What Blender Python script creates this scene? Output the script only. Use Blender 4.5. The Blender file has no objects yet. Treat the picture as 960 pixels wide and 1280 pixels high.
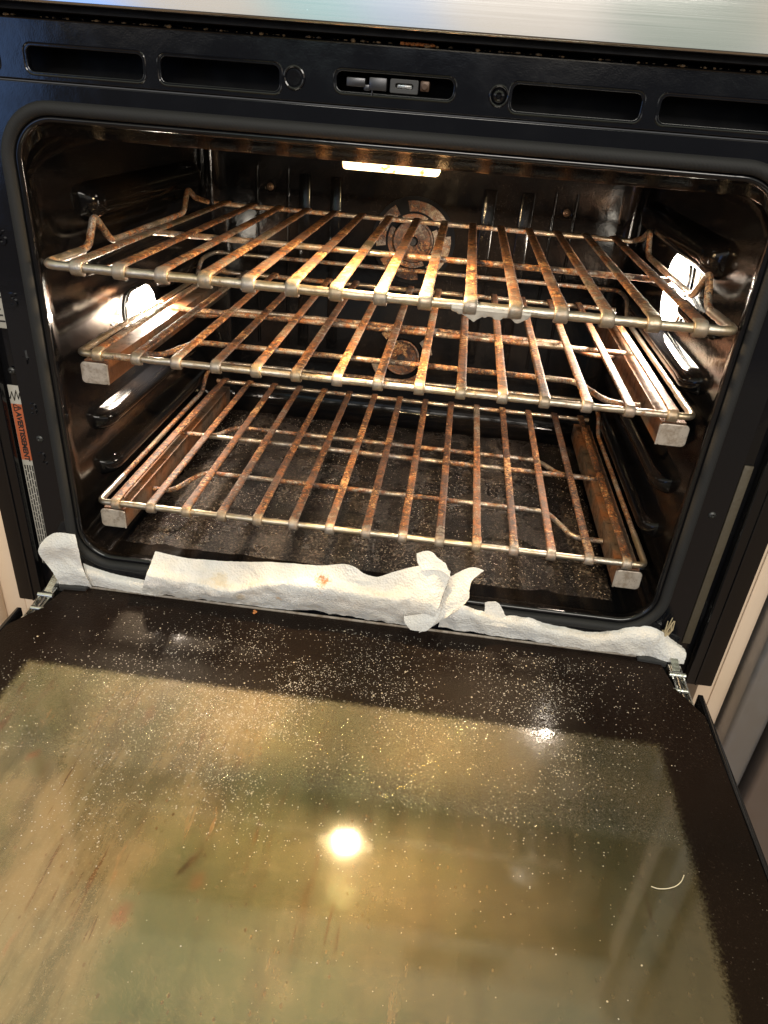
import bpy, bmesh, math, random
from mathutils import Vector, Matrix, noise
random.seed(7)
sc = bpy.context.scene
COL = sc.collection

# ------------------------------------------------------------------ camera
CAM_R = Vector((0.991, 0.110, 0.070)); CAM_F = Vector((-0.061, 0.865, -0.499)).normalized()
CAM_R = (CAM_R - CAM_F * CAM_R.dot(CAM_F)).normalized(); CAM_U = CAM_R.cross(CAM_F)
CAM_C = Vector((0.0627, -0.6121, 0.450)); FPX = 905.45
cam = bpy.data.cameras.new('camera'); camo = bpy.data.objects.new('camera', cam); COL.objects.link(camo)
cam.sensor_fit = 'VERTICAL'; cam.sensor_height = 36; cam.lens = FPX * 36 / 1280
cam.clip_start = 0.02; cam.clip_end = 100
camo.matrix_world = Matrix(((CAM_R.x, CAM_U.x, -CAM_F.x, CAM_C.x), (CAM_R.y, CAM_U.y, -CAM_F.y, CAM_C.y),
                            (CAM_R.z, CAM_U.z, -CAM_F.z, CAM_C.z), (0, 0, 0, 1)))
sc.camera = camo

def at(px, py, ax, val):
    """measured photo point on the plane ax = val, in metres"""
    v = CAM_F + CAM_R * ((px - 480) / FPX) - CAM_U * ((py - 640) / FPX)
    i = 'xyz'.index(ax)
    return CAM_C + v * ((val - CAM_C[i]) / v[i])

# ------------------------------------------------------------------ view, world (the unseen kitchen), lamps
sc.view_settings.view_transform = 'Standard'; sc.view_settings.look = 'None'
sc.view_settings.exposure = 0.0; sc.view_settings.gamma = 1.0
sc.cycles.use_denoising = True
sc.cycles.max_bounces = 10; sc.cycles.diffuse_bounces = 3; sc.cycles.glossy_bounces = 5
sc.cycles.transparent_max_bounces = 12
sc.cycles.sample_clamp_indirect = 6.0

w = bpy.data.worlds.new('World'); sc.world = w; w.use_nodes = True
nt = w.node_tree; nt.nodes.clear()
def wn(t, **k):
    n = nt.nodes.new(t)
    for a, b in k.items(): setattr(n, a, b)
    return n
tc = wn('ShaderNodeTexCoord'); nrm = wn('ShaderNodeVectorMath', operation='NORMALIZE'); nt.links.new(tc.outputs['Generated'], nrm.inputs[0])
DIR = nrm.outputs[0]
def blob(prev, d, half_deg, soft_deg, col):
    d = Vector(d).normalized()
    dt = wn('ShaderNodeVectorMath', operation='DOT_PRODUCT'); nt.links.new(DIR, dt.inputs[0]); dt.inputs[1].default_value = d
    mr = wn('ShaderNodeMapRange', interpolation_type='SMOOTHSTEP')
    nt.links.new(dt.outputs['Value'], mr.inputs['Value'])
    mr.inputs['From Min'].default_value = math.cos(math.radians(half_deg + soft_deg)); mr.inputs['From Max'].default_value = math.cos(math.radians(half_deg))
    mx = wn('ShaderNodeMix', data_type='RGBA'); nt.links.new(mr.outputs['Result'], mx.inputs['Factor'])
    nt.links.new(prev, mx.inputs['A']); mx.inputs['B'].default_value = (*col, 1)
    return mx.outputs['Result']
sep = wn('ShaderNodeSeparateXYZ'); nt.links.new(DIR, sep.inputs[0])
rampz = wn('ShaderNodeValToRGB'); mz = wn('ShaderNodeMapRange'); mz.inputs['From Min'].default_value = -1; mz.inputs['From Max'].default_value = 1
nt.links.new(sep.outputs['Z'], mz.inputs['Value']); nt.links.new(mz.outputs['Result'], rampz.inputs['Fac'])
cr = rampz.color_ramp; cr.elements[0].position = 0.0; cr.elements[0].color = (0.10, 0.075, 0.055, 1)
cr.elements[1].position = 1.0; cr.elements[1].color = (1.05, 1.08, 0.78, 1)
for p_, c_ in ((0.42, (0.14, 0.11, 0.09)), (0.5, (0.10, 0.10, 0.10)), (0.518, (0.10, 0.10, 0.10)), (0.528, (0.10, 0.10, 0.10)), (0.545, (1.5, 1.47, 1.4)), (0.62, (1.5, 1.45, 1.38)), (0.70, (0.6, 0.6, 0.5)), (0.8, (0.85, 0.87, 0.62))):
    e = cr.elements.new(p_); e.color = (*c_, 1)
c = rampz.outputs['Color']
# kitchen window light, doorways and cupboards standing behind the photographer
c = blob(c, (-0.58, -0.80, 0.02), 5, 4, (0.9, 1.6, 3.3))
c = blob(c, (-0.40, -0.90, 0.20), 5, 5, (1.7, 1.55, 1.35))
c = blob(c, (-0.20, -0.97, 0.20), 4, 5, (1.1, 1.6, 1.6))
c = blob(c, (-0.05, -0.99, 0.20), 4, 5, (1.3, 1.5, 1.8))
c = blob(c, (0.10, -0.99, 0.20), 5, 5, (1.8, 1.65, 1.45))
c = blob(c, (0.36, -0.92, 0.20), 5, 5, (0.9, 1.0, 0.85))
c = blob(c, (0.60, -0.78, 0.22), 6, 6, (1.6, 1.3, 1.0))
bg = wn('ShaderNodeBackground'); bg.inputs['Strength'].default_value = 0.75
nt.links.new(c, bg.inputs['Color']); wo = wn('ShaderNodeOutputWorld'); nt.links.new(bg.outputs[0], wo.inputs['Surface'])

def area(name, loc, target, size, energy, col, sy=None, shape='RECTANGLE'):
    l = bpy.data.lights.new(name, 'AREA'); l.shape = shape; l.size = size
    if sy: l.size_y = sy
    l.energy = energy; l.color = col
    o = bpy.data.objects.new(name, l); COL.objects.link(o); o.location = loc
    o.rotation_euler = (Vector(target) - Vector(loc)).to_track_quat('-Z', 'Y').to_euler()
    return o
# added soft key light, high behind the camera, brightening towels and steel
area('added_key_light', (0.30, -2.0, 1.45), (0, 0, 0.15), 1.5, 40, (1.0, 0.93, 0.84), 0.6)
# the three oven lamps' own light
LAMP_L = (-0.2965, 0.215, 0.212); LAMP_R = (0.2965, 0.226, 0.288); LAMP_T = (0.0, 0.041, 0.3945)
area('oven_lamp_left_light', (LAMP_L[0] + 0.010, LAMP_L[1], LAMP_L[2]), (0.1, 0.12, 0.03), 0.05, 1.8, (1.0, 0.85, 0.70), 0.03)
area('oven_lamp_left_glow', (LAMP_L[0] + 0.007, LAMP_L[1] - 0.01, LAMP_L[2] - 0.014), (-0.288, 0.13, 0.10), 0.03, 1.0, (1.0, 0.86, 0.70), 0.012)
area('oven_lamp_right_light', (LAMP_R[0] - 0.010, LAMP_R[1], LAMP_R[2]), (-0.15, 0.10, 0.0), 0.05, 3.4, (1.0, 0.86, 0.70), 0.05)
area('oven_lamp_top_light', (LAMP_T[0], LAMP_T[1], LAMP_T[2] - 0.0012), (0.0, 0.03, 0.0), 0.020, 3.2, (1.0, 0.70, 0.36), 0.014)

# ------------------------------------------------------------------ helpers
def setp(o, label=None, cat=None, group=None, kind=None):
    if label: o['label'] = label
    if cat: o['category'] = cat
    if group: o['group'] = group
    if kind: o['kind'] = kind
    return o
def empty(name, loc, label, cat, group=None):
    o = bpy.data.objects.new(name, None); COL.objects.link(o); o.location = loc; o.empty_display_size = 0.05
    return setp(o, label, cat, group)
def obj(name, bm, mat, parent=None, smooth=True, angle=40):
    """links a bmesh given in world coordinates as one mesh object"""
    bmesh.ops.recalc_face_normals(bm, faces=bm.faces[:])
    me = bpy.data.meshes.new(name); bm.to_mesh(me); bm.free()
    return link(name, me, mat, parent, smooth, angle)
def wloc(p):
    l = Vector(p.location)
    while p.parent: p = p.parent; l += p.location
    return l
def link(name, me, mat, parent=None, smooth=True, angle=40):
    for m in (mat if isinstance(mat, (list, tuple)) else [mat]): me.materials.append(m)
    o = bpy.data.objects.new(name, me); COL.objects.link(o)
    if smooth:
        me.shade_smooth(); me.set_sharp_from_angle(angle=math.radians(angle))
    if parent:
        off = wloc(parent); me.transform(Matrix.Translation(-off)); o.parent = parent
    return o
def BM(): return bmesh.new()
def add_box(bm, lo, hi, bev=0.0, seg=2):
    lo = Vector(lo); hi = Vector(hi)
    r = bmesh.ops.create_cube(bm, size=1.0)
    for v in r['verts']:
        v.co = Vector(((lo.x + hi.x) / 2 + v.co.x * (hi.x - lo.x), (lo.y + hi.y) / 2 + v.co.y * (hi.y - lo.y), (lo.z + hi.z) / 2 + v.co.z * (hi.z - lo.z)))
    if bev:
        es = list({e for v in r['verts'] for e in v.link_edges})
        bmesh.ops.bevel(bm, geom=es, offset=bev, segments=seg, profile=0.5, affect='EDGES')
def fillet(pts, r, n=5, closed=False):
    pts = [Vector(p) for p in pts]; out = []
    N = len(pts)
    for i, p in enumerate(pts):
        if not closed and i in (0, N - 1): out.append(p); continue
        a = pts[i - 1]; b = pts[(i + 1) % N]
        rr = r[i] if isinstance(r, (list, tuple)) else r
        da = (a - p); db = (b - p); rr = min(rr, da.length * 0.48, db.length * 0.48)
        A = p + da.normalized() * rr; B = p + db.normalized() * rr
        for k in range(n + 1):
            t = k / n
            out.append(A * (1 - t) ** 2 + p * 2 * t * (1 - t) + B * t * t)
    return out
def dense(pts, step):
    out = [pts[0]]
    for a, b in zip(pts, pts[1:]):
        k = max(1, int((b - a).length / step))
        for i in range(1, k + 1): out.append(a.lerp(b, i / k))
    return out
def add_tube(bm, pts, r, seg=10, closed=False, caps=True, rough=0.0, sx=1.0, profile=None):
    pts = [Vector(p) for p in pts]; N = len(pts)
    up = None; rings = []
    for i, p in enumerate(pts):
        if closed: t = (pts[(i + 1) % N] - pts[i - 1]).normalized()
        else: t = (pts[min(i + 1, N - 1)] - pts[max(i - 1, 0)]).normalized()
        if up is None:
            up = Vector((0, 0, 1)) if abs(t.z) < 0.9 else Vector((1, 0, 0))
        up = (up - t * up.dot(t)).normalized(); side = t.cross(up)
        ring = []
        for k in range(seg):
            a = 2 * math.pi * k / seg
            rr = r(i / (N - 1)) if callable(r) else r
            q = side * math.cos(a) * rr * sx + up * math.sin(a) * rr
            if rough: q *= 1 + rough * noise.noise((p + q) * 260) + rough * 0.7 * noise.noise((p + q) * 700)
            ring.append(bm.verts.new(p + q))
        rings.append(ring)
    for i in range(N if closed else N - 1):
        A = rings[i]; B = rings[(i + 1) % N]
        for k in range(seg):
            bm.faces.new((A[k], A[(k + 1) % seg], B[(k + 1) % seg], B[k]))
    if caps and not closed:
        bm.faces.new(rings[0]); bm.faces.new(rings[-1][::-1])
def rrect(x0, x1, z0, z1, r, n=8):
    """rounded rectangle as 2-D points, anticlockwise"""
    out = []
    for cx, cz, a0 in ((x1 - r, z0 + r, -90), (x1 - r, z1 - r, 0), (x0 + r, z1 - r, 90), (x0 + r, z0 + r, 180)):
        for k in range(n + 1):
            a = math.radians(a0 + 90 * k / n); out.append((cx + r * math.cos(a), cz + r * math.sin(a)))
    return out
def circ(cx, cz, r, n=24): return [(cx + r * math.cos(2 * math.pi * k / n), cz + r * math.sin(2 * math.pi * k / n)) for k in range(n)]
def plate_mesh(name, loops, depth, bev=0.001, yfront=0.0):
    """flat plate facing -Y with holes, front face at yfront"""
    cu = bpy.data.curves.new(name, 'CURVE'); cu.dimensions = '2D'; cu.fill_mode = 'BOTH'
    cu.extrude = depth / 2 - bev; cu.bevel_depth = bev; cu.bevel_resolution = 2; cu.offset = -bev
    for lp in loops:
        s = cu.splines.new('POLY'); s.points.add(len(lp) - 1); s.use_cyclic_u = True
        for i, (x, z) in enumerate(lp): s.points[i].co = (x, z, 0, 1)
    o = bpy.data.objects.new(name, cu); COL.objects.link(o)
    me = bpy.data.meshes.new_from_object(o.evaluated_get(bpy.context.evaluated_depsgraph_get()))
    bpy.data.objects.remove(o); bpy.data.curves.remove(cu)
    me.transform(Matrix.Translation((0, yfront + depth / 2, 0)) @ Matrix.Rotation(math.radians(90), 4, 'X'))
    me.name = name
    return me
def text_mesh(body, size, depth=0.0002, bold=0.0):
    cu = bpy.data.curves.new('t', 'FONT'); cu.body = body; cu.size = size; cu.extrude = depth; cu.align_x = 'CENTER'; cu.align_y = 'CENTER'; cu.offset = bold
    o = bpy.data.objects.new('t', cu); COL.objects.link(o)
    me = bpy.data.meshes.new_from_object(o.evaluated_get(bpy.context.evaluated_depsgraph_get()))
    bpy.data.objects.remove(o); bpy.data.curves.remove(cu)
    return me

# ------------------------------------------------------------------ materials
def M(name):
    m = bpy.data.materials.new(name); m.use_nodes = True; m.node_tree.nodes.clear()
    return m, m.node_tree
class G:
    """small node-graph helper"""
    def __init__(s, name):
        s.m, s.t = M(name); s.o = s.t.nodes.new('ShaderNodeOutputMaterial')
        s.geo = s.t.nodes.new('ShaderNodeNewGeometry'); s.P = s.geo.outputs['Position']
    def n(s, ty, **k):
        x = s.t.nodes.new(ty)
        for a, b in k.items(): setattr(x, a, b)
        return x
    def l(s, a, b): s.t.links.new(a, b)
    def put(s, sock, v):
        if hasattr(v, 'is_linked') or isinstance(v, bpy.types.NodeSocket): s.l(v, sock)
        else: sock.default_value = (*v, 1) if isinstance(v, tuple) and len(v) == 3 and sock.type == 'RGBA' else v
    def noise(s, scale, detail=4, rough=0.55, vec=None, dist=0.0, stretch=None):
        x = s.n('ShaderNodeTexNoise'); x.inputs['Scale'].default_value = scale; x.inputs['Detail'].default_value = detail
        x.inputs['Roughness'].default_value = rough; x.inputs['Distortion'].default_value = dist
        v = vec or s.P
        if stretch:
            mp = s.n('ShaderNodeMapping'); mp.inputs['Scale'].default_value = stretch; s.l(v, mp.inputs['Vector']); v = mp.outputs[0]
        s.l(v, x.inputs['Vector']); return x.outputs['Fac']
    def vor(s, scale, feature='F1', vec=None, stretch=None, out='Distance'):
        x = s.n('ShaderNodeTexVoronoi', feature=feature); x.inputs['Scale'].default_value = scale
        v = vec or s.P
        if stretch:
            mp = s.n('ShaderNodeMapping'); mp.inputs['Scale'].default_value = stretch; s.l(v, mp.inputs['Vector']); v = mp.outputs[0]
        s.l(v, x.inputs['Vector']); return x.outputs[out]
    def step(s, v, a, b, lo=0.0, hi=1.0):
        x = s.n('ShaderNodeMapRange', interpolation_type='SMOOTHSTEP'); s.l(v, x.inputs['Value'])
        x.inputs['From Min'].default_value = a; x.inputs['From Max'].default_value = b
        x.inputs['To Min'].default_value = lo; x.inputs['To Max'].default_value = hi
        return x.outputs['Result']
    def mix(s, f, a, b):
        x = s.n('ShaderNodeMix', data_type='RGBA'); s.put(x.inputs['Factor'], f); s.put(x.inputs['A'], a); s.put(x.inputs['B'], b)
        return x.outputs['Result']
    def math(s, op, a, b=None):
        x = s.n('ShaderNodeMath', operation=op); s.put(x.inputs[0], a)
        if b is not None: s.put(x.inputs[1], b)
        return x.outputs[0]
    def bump(s, h, dist, strength=1.0, normal=None):
        x = s.n('ShaderNodeBump'); x.inputs['Distance'].default_value = dist; x.inputs['Strength'].default_value = strength
        s.l(h, x.inputs['Height'])
        if normal: s.l(normal, x.inputs['Normal'])
        return x.outputs['Normal']
    def pbr(s, **k):
        x = s.n('ShaderNodeBsdfPrincipled')
        for a, b in k.items(): s.put(x.inputs[a.replace('_', ' ')], b)
        return x.outputs[0]
    def done(s, sh): s.l(sh, s.o.inputs['Surface']); return s.m

def mat_simple(name, col, rough=0.5, metal=0.0, spec=0.5, bump=None):
    g = G(name); k = dict(Base_Color=col, Roughness=rough, Metallic=metal)
    n1 = g.noise(60, 5); k['Roughness'] = g.step(n1, 0.3, 0.7, max(rough - 0.06, 0.02), rough + 0.1)
    if bump: k['Normal'] = g.bump(g.noise(bump[0], 4), bump[1])
    sh = g.n('ShaderNodeBsdfPrincipled')
    for a, b in k.items(): g.put(sh.inputs[a.replace('_', ' ')], b)
    sh.inputs['Specular IOR Level'].default_value = spec
    return g.done(sh.outputs[0])

def mat_face():
    g = G('black_enamel_face')
    dust = g.step(g.vor(420), 0.0, 0.10, 1.0, 0.0)
    dmask = g.math('MULTIPLY', dust, g.step(g.noise(18, 5), 0.56, 0.68))
    col = g.mix(g.math('MULTIPLY', dmask, 0.5), (0.0045, 0.005, 0.007), (0.10, 0.09, 0.085))
    rg = g.step(g.noise(25, 6), 0.35, 0.75, 0.05, 0.15)
    nn = g.bump(g.noise(35, 3), 0.0003, 0.5, g.bump(g.noise(900, 2), 0.00004, 0.6))
    return g.done(g.pbr(Base_Color=col, Roughness=rg, Normal=nn))
def mat_cavity():
    g = G('black_enamel_cavity')
    big = g.noise(9, 6, 0.6); grease = g.step(big, 0.44, 0.66)
    sp = g.noise(750, 2, 0.5)
    spk = g.math('MULTIPLY', g.step(g.noise(520, 3, 0.7), 0.62, 0.72), grease)
    col = g.mix(grease, (0.0035, 0.0035, 0.004), (0.009, 0.0065, 0.005))
    col = g.mix(g.math('MULTIPLY', spk, 0.55), col, (0.15, 0.12, 0.10))
    rg = g.math('ADD', g.step(grease, 0, 1, 0.05, 0.11), g.step(g.noise(40, 5), 0.45, 0.7, 0, 0.05))
    nn = g.bump(sp, 0.00022, 0.3, g.bump(g.noise(28, 3), 0.0010, 0.4))
    return g.done(g.pbr(Base_Color=col, Roughness=rg, Normal=nn, Specular_IOR_Level=0.26))
def mat_floor():
    g = G('greasy_cavity_floor')
    big = g.noise(10, 6, 0.62); f = g.step(g.noise(7, 5), 0.34, 0.66)
    fine = g.noise(480, 3, 0.75)
    fl = g.step(g.vor(330), 0.0, 0.30, 1.0, 0.0)
    col = g.mix(f, (0.0045, 0.0038, 0.0034), (0.015, 0.010, 0.008))
    col = g.mix(g.step(g.noise(5, 4), 0.45, 0.65), col, (0.012, 0.0085, 0.007))
    g2 = g.noise(330, 3, 0.8)
    col = g.mix(g.math('MULTIPLY', g.step(g2, 0.52, 0.60), g.step(big, 0.38, 0.58, 0.12, 0.85)), col, (0.15, 0.115, 0.09))
    nn = g.bump(g2, 0.0030, 1.0, g.bump(fl, 0.0008, 0.6))
    return g.done(g.pbr(Base_Color=col, Roughness=g.step(big, 0.3, 0.7, 0.16, 0.34), Normal=nn, Specular_IOR_Level=0.45))
def mat_gasket():
    g = G('woven_gasket')
    wv = g.n('ShaderNodeTexWave'); wv.wave_type = 'BANDS'; wv.bands_direction = 'DIAGONAL'; wv.inputs['Scale'].default_value = 200; wv.inputs['Distortion'].default_value = 1.5
    g.l(g.P, wv.inputs['Vector'])
    col = g.mix(wv.outputs['Fac'], (0.006, 0.006, 0.0065), (0.010, 0.010, 0.0105))
    return g.done(g.pbr(Base_Color=col, Roughness=0.75, Normal=g.bump(g.noise(900, 2), 0.0002, 0.5)))
def mat_rusty(name, lo, hi, front=None):
    """plated wire, its plating burnt golden and broken by rust"""
    g = G(name)
    big = g.noise(15, 5, 0.65); mid = g.noise(150, 5, 0.7); fine = g.noise(620, 4, 0.75)
    v = g.math('ADD', g.math('MULTIPLY', big, 0.50), g.math('ADD', g.math('MULTIPLY', mid, 0.30), g.math('MULTIPLY', fine, 0.20)))
    oi = g.n('ShaderNodeObjectInfo'); v = g.math('ADD', v, g.math('MULTIPLY', g.math('SUBTRACT', oi.outputs['Random'], 0.5), -0.07))
    rust = g.step(v, lo, hi)
    if front is not None:
        sp_ = g.n('ShaderNodeSeparateXYZ'); g.l(g.P, sp_.inputs[0])
        yy = g.math('ADD', sp_.outputs['Y'], g.math('MULTIPLY', g.math('SUBTRACT', mid, 0.5), 0.030))
        rust = g.math('MULTIPLY', rust, g.step(yy, front, front + 0.016, 0.35, 1.0))
    clean = g.mix(g.step(g.noise(38, 3), 0.35, 0.65), (0.52, 0.47, 0.41), (0.50, 0.40, 0.27))
    rc = g.mix(g.step(mid, 0.40, 0.60), (0.022, 0.009, 0.006), (0.23, 0.075, 0.020))
    rc = g.mix(g.step(g.math('ADD', g.math('MULTIPLY', g.noise(240, 4, 0.8), 0.6), g.math('MULTIPLY', big, 0.4)), 0.53, 0.60), rc, (0.46, 0.27, 0.12))
    rc = g.mix(g.step(g.math('ADD', g.math('MULTIPLY', g.noise(260, 3, 0.8), 0.6), g.math('MULTIPLY', g.noise(40, 3), 0.4)), 0.50, 0.56), rc, (0.028, 0.012, 0.008))
    rc = g.mix(g.step(big, 0.55, 0.40, 0.0, 0.55), rc, (0.10, 0.065, 0.050))
    nn = g.bump(v, 0.0016, 0.9)
    sh = g.pbr(Base_Color=g.mix(rust, clean, rc), Metallic=g.step(rust, 0, 1, 0.9, 0.0), Roughness=g.step(rust, 0, 1, 0.30, 0.62), Normal=nn)
    return g.done(sh)
def mat_rail():
    g = G('rusty_rail')
    big = g.noise(14, 6, 0.65); mid = g.noise(90, 5, 0.7)
    col = g.mix(g.step(big, 0.4, 0.62), (0.20, 0.165, 0.135), (0.17, 0.070, 0.030))
    col = g.mix(g.step(mid, 0.5, 0.7), col, (0.045, 0.022, 0.014))
    return g.done(g.pbr(Base_Color=col, Metallic=g.step(big, 0.4, 0.62, 0.85, 0.2), Roughness=g.step(mid, 0.3, 0.7, 0.30, 0.55), Normal=g.bump(g.noise(500, 4), 0.0005, 0.7)))
def mat_steel():
    g = G('brushed_steel')
    br = g.noise(6, 5, 0.7, stretch=(1.0, 60, 700))
    spot = g.step(g.vor(75), 0.03, 0.05, 1.0, 0.0)
    spm = g.math('MULTIPLY', spot, g.step(g.noise(30, 2), 0.52, 0.56))
    col = g.mix(g.step(br, 0.3, 0.7), (0.50, 0.49, 0.48), (0.56, 0.55, 0.54)); col = g.mix(g.math('MULTIPLY', spm, 0.5), col, (0.8, 0.8, 0.8))
    tan = g.n('ShaderNodeTangent', direction_type='RADIAL', axis='Z')
    x = g.n('ShaderNodeBsdfPrincipled'); g.put(x.inputs['Base Color'], col); x.inputs['Metallic'].default_value = 1
    g.put(x.inputs['Roughness'], g.step(br, 0.3, 0.7, 0.09, 0.17))
    return g.done(x.outputs[0])
def mat_paper():
    g = G('paper_towel')
    q = g.vor(430, stretch=(1, 1, 1)); q2 = g.noise(1500, 3)
    tone = g.step(g.noise(22, 5, 0.6), 0.35, 0.70)
    col = g.mix(tone, (0.93, 0.925, 0.92), (0.92, 0.88, 0.83))
    # food stains where the photograph has them
    def spot(prev, px, py, rad, c2, sc_=60, k=0.9):
        p = at(px, py, 'y', -0.012)
        d = g.n('ShaderNodeVectorMath', operation='DISTANCE'); g.l(g.P, d.inputs[0]); d.inputs[1].default_value = p
        dd = g.math('ADD', d.outputs['Value'], g.math('MULTIPLY', g.math('SUBTRACT', g.noise(sc_ * 3, 5, 0.7), 0.5), rad * 1.8))
        return g.mix(g.step(dd, rad * 0.45, rad, k, 0.0), prev, c2)
    col = spot(col, 404, 729, 0.0125, (0.58, 0.26, 0.09), 110, 0.9)
    col = spot(col, 350, 745, 0.006, (0.72, 0.45, 0.20), 90, 0.55)
    col = spot(col, 300, 742, 0.009, (0.80, 0.62, 0.36), 90, 0.5)
    col = spot(col, 275, 725, 0.012, (0.80, 0.66, 0.42), 70, 0.45)
    col = spot(col, 390, 742, 0.003, (0.55, 0.22, 0.08), 100, 0.7)
    n_ = g.bump(q, 0.0011, 0.8, g.bump(g.noise(60, 2, 0.5), 0.0022, 0.5))
    a = g.pbr(Base_Color=col, Roughness=0.95, Normal=n_, Specular_IOR_Level=0.1)
    tr = g.n('ShaderNodeBsdfTranslucent'); g.put(tr.inputs['Color'], col); g.l(n_, tr.inputs['Normal'])
    mx = g.n('ShaderNodeMixShader'); mx.inputs[0].default_value = 0.38; g.l(a, mx.inputs[1]); g.l(tr.outputs[0], mx.inputs[2])
    return g.done(mx.outputs[0])
def boxmask(g, x0, x1, y0, y1, s_):
    sp = g.n('ShaderNodeSeparateXYZ'); g.l(g.P, sp.inputs[0])
    m = g.step(sp.outputs['X'], x0 - s_, x0 + s_); m = g.math('MINIMUM', m, g.step(sp.outputs['X'], x1 - s_, x1 + s_, 1, 0))
    m = g.math('MINIMUM', m, g.step(sp.outputs['Y'], y0 - s_, y0 + s_)); return g.math('MINIMUM', m, g.step(sp.outputs['Y'], y1 - s_, y1 + s_, 1, 0))
WX0, WX1, WY0, WY1 = -0.292, 0.289, -0.60, -0.130
def dirt(g):
    """baked-on film of the door glass: streaks, drips, crumbs and bubbled spots"""
    big = g.noise(7, 5, 0.6); fine = g.noise(560, 3, 0.75)
    streak = g.noise(60, 5, 0.7, stretch=(1.0, 0.16, 1.0))
    st = g.math('MULTIPLY', g.step(streak, 0.60, 0.70), g.step(g.noise(11, 3), 0.45, 0.6))
    dots = g.math('MULTIPLY', g.step(g.vor(130, stretch=(1, 0.6, 1)), 0.08, 0.18, 1, 0), g.step(g.noise(20, 2, vec=None), 0.42, 0.52))
    bub = g.math('MULTIPLY', g.step(g.vor(260), 0.05, 0.12, 1, 0), g.step(g.noise(14, 3), 0.48, 0.62))
    return big, fine, st, dots, bub
def spot2(g, prev, px, py, rx, ry, ang, c2, k=0.8):
    p = at(px, py, 'z', -0.035)
    mp = g.n('ShaderNodeMapping', vector_type='TEXTURE'); mp.inputs['Location'].default_value = (p.x, p.y, -0.035)
    mp.inputs['Rotation'].default_value = (0, 0, math.radians(ang)); mp.inputs['Scale'].default_value = (rx, ry, 1.0)
    g.l(g.P, mp.inputs['Vector']); ln = g.n('ShaderNodeVectorMath', operation='LENGTH'); g.l(mp.outputs[0], ln.inputs[0])
    dd = g.math('ADD', ln.outputs['Value'], g.math('MULTIPLY', g.math('SUBTRACT', g.noise(170, 5, 0.8), 0.5), 2.2))
    return g.mix(g.step(dd, 0.3, 1.0, k, 0.0), prev, c2)
def mat_doorglass():
    g = G('greasy_door_glass')
    big, fine, st, dots, bub = dirt(g)
    win0 = boxmask(g, WX0, WX1, WY0, WY1, 0.016)
    win = g.step(g.math('ADD', win0, g.math('MULTIPLY', g.math('SUBTRACT', g.noise(420, 3, 0.8), 0.5), 0.9)), 0.22, 0.78)
    sy_ = g.n('ShaderNodeSeparateXYZ'); g.l(g.P, sy_.inputs[0])
    near = g.math('MULTIPLY', g.step(sy_.outputs['Y'], -0.235, -0.13), g.step(g.noise(9, 4), 0.30, 0.60, 0.25, 1.0))
    spat = g.math('MULTIPLY', g.step(g.noise(620, 3, 0.85), 0.50, 0.62), near)
    cn = g.bump(spat, 0.0075, 1.0, g.bump(g.noise(25, 2), 0.0003, 0.3))
    # frit border
    fc = g.mix(g.math('MULTIPLY', spat, 0.0), (0.01, 0.01, 0.01), (0.1, 0.1, 0.1))
    fc = g.mix(g.math('MULTIPLY', g.step(fine, 0.60, 0.74), g.step(g.noise(13, 4), 0.42, 0.6)), (0.0075, 0.0045, 0.0038), (0.055, 0.038, 0.030))
    fc = g.mix(g.math('MULTIPLY', bub, 0.6), fc, (0.42, 0.36, 0.30))
    nn = g.bump(fine, 0.0009, 0.55, g.bump(g.noise(40, 3), 0.0004, 0.4))
    # film over the see-through part
    wc = g.mix(g.step(big, 0.36, 0.62), (0.190, 0.200, 0.090), (0.34, 0.235, 0.115))
    sm1 = g.noise(34, 6, 0.7, stretch=(1.0, 0.22, 1.0)); sm2 = g.noise(110, 4, 0.7, stretch=(1.0, 0.12, 1.0))
    drip = g.math('MULTIPLY', g.step(g.noise(150, 3, 0.7, stretch=(1.0, 0.05, 1.0)), 0.60, 0.66), g.step(g.noise(16, 3), 0.44, 0.54))
    wc = g.mix(g.step(sm1, 0.44, 0.64, 0.0, 0.60), wc, (0.070, 0.055, 0.028))
    wc = g.mix(g.math('MULTIPLY', g.step(sm2, 0.52, 0.64), g.step(g.noise(8, 3), 0.4, 0.6, 0.02, 0.18)), wc, (0.42, 0.36, 0.21))
    wc = g.mix(g.math('MULTIPLY', drip, 0.9), wc, (0.16, 0.055, 0.02))
    wc = g.mix(g.math('MULTIPLY', g.step(fine, 0.55, 0.68), 0.5), wc, (0.40, 0.32, 0.20))
    wc = g.mix(g.math('MULTIPLY', near, 0.6), wc, g.mix(spat, (0.20, 0.15, 0.09), (0.60, 0.49, 0.33)))
    wc = g.mix(g.math('MULTIPLY', st, 0.75), wc, (0.17, 0.065, 0.028))
    wc = g.mix(g.math('MULTIPLY', dots, 0.9), wc, (0.075, 0.028, 0.012))
    wc = g.mix(g.math('MULTIPLY', bub, 0.5), wc, (0.62, 0.56, 0.42))
    wc = g.mix(g.step(g.math('ADD', sy_.outputs['X'], g.math('MULTIPLY', g.math('SUBTRACT', g.noise(6, 3), 0.5), 0.25)), 0.02, 0.15, 0.0, 0.84), wc, (0.036, 0.032, 0.016))  # dark reflection on the window's right side, painted into the film colour
    wc = spot2(g, wc, 237, 1078, 0.0035, 0.017, -25, (0.06, 0.018, 0.015), 0.9)
    wc = spot2(g, wc, 247, 1102, 0.007, 0.010, 0, (0.36, 0.12, 0.055), 0.6)
    wc = spot2(g, wc, 152, 1142, 0.008, 0.012, 0, (0.34, 0.10, 0.055), 0.6)
    wc = spot2(g, wc, 42, 943, 0.005, 0.008, -30, (0.34, 0.10, 0.04), 0.8)
    wc = spot2(g, wc, 186, 895, 0.006, 0.018, 0, (0.36, 0.14, 0.07), 0.5)
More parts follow.
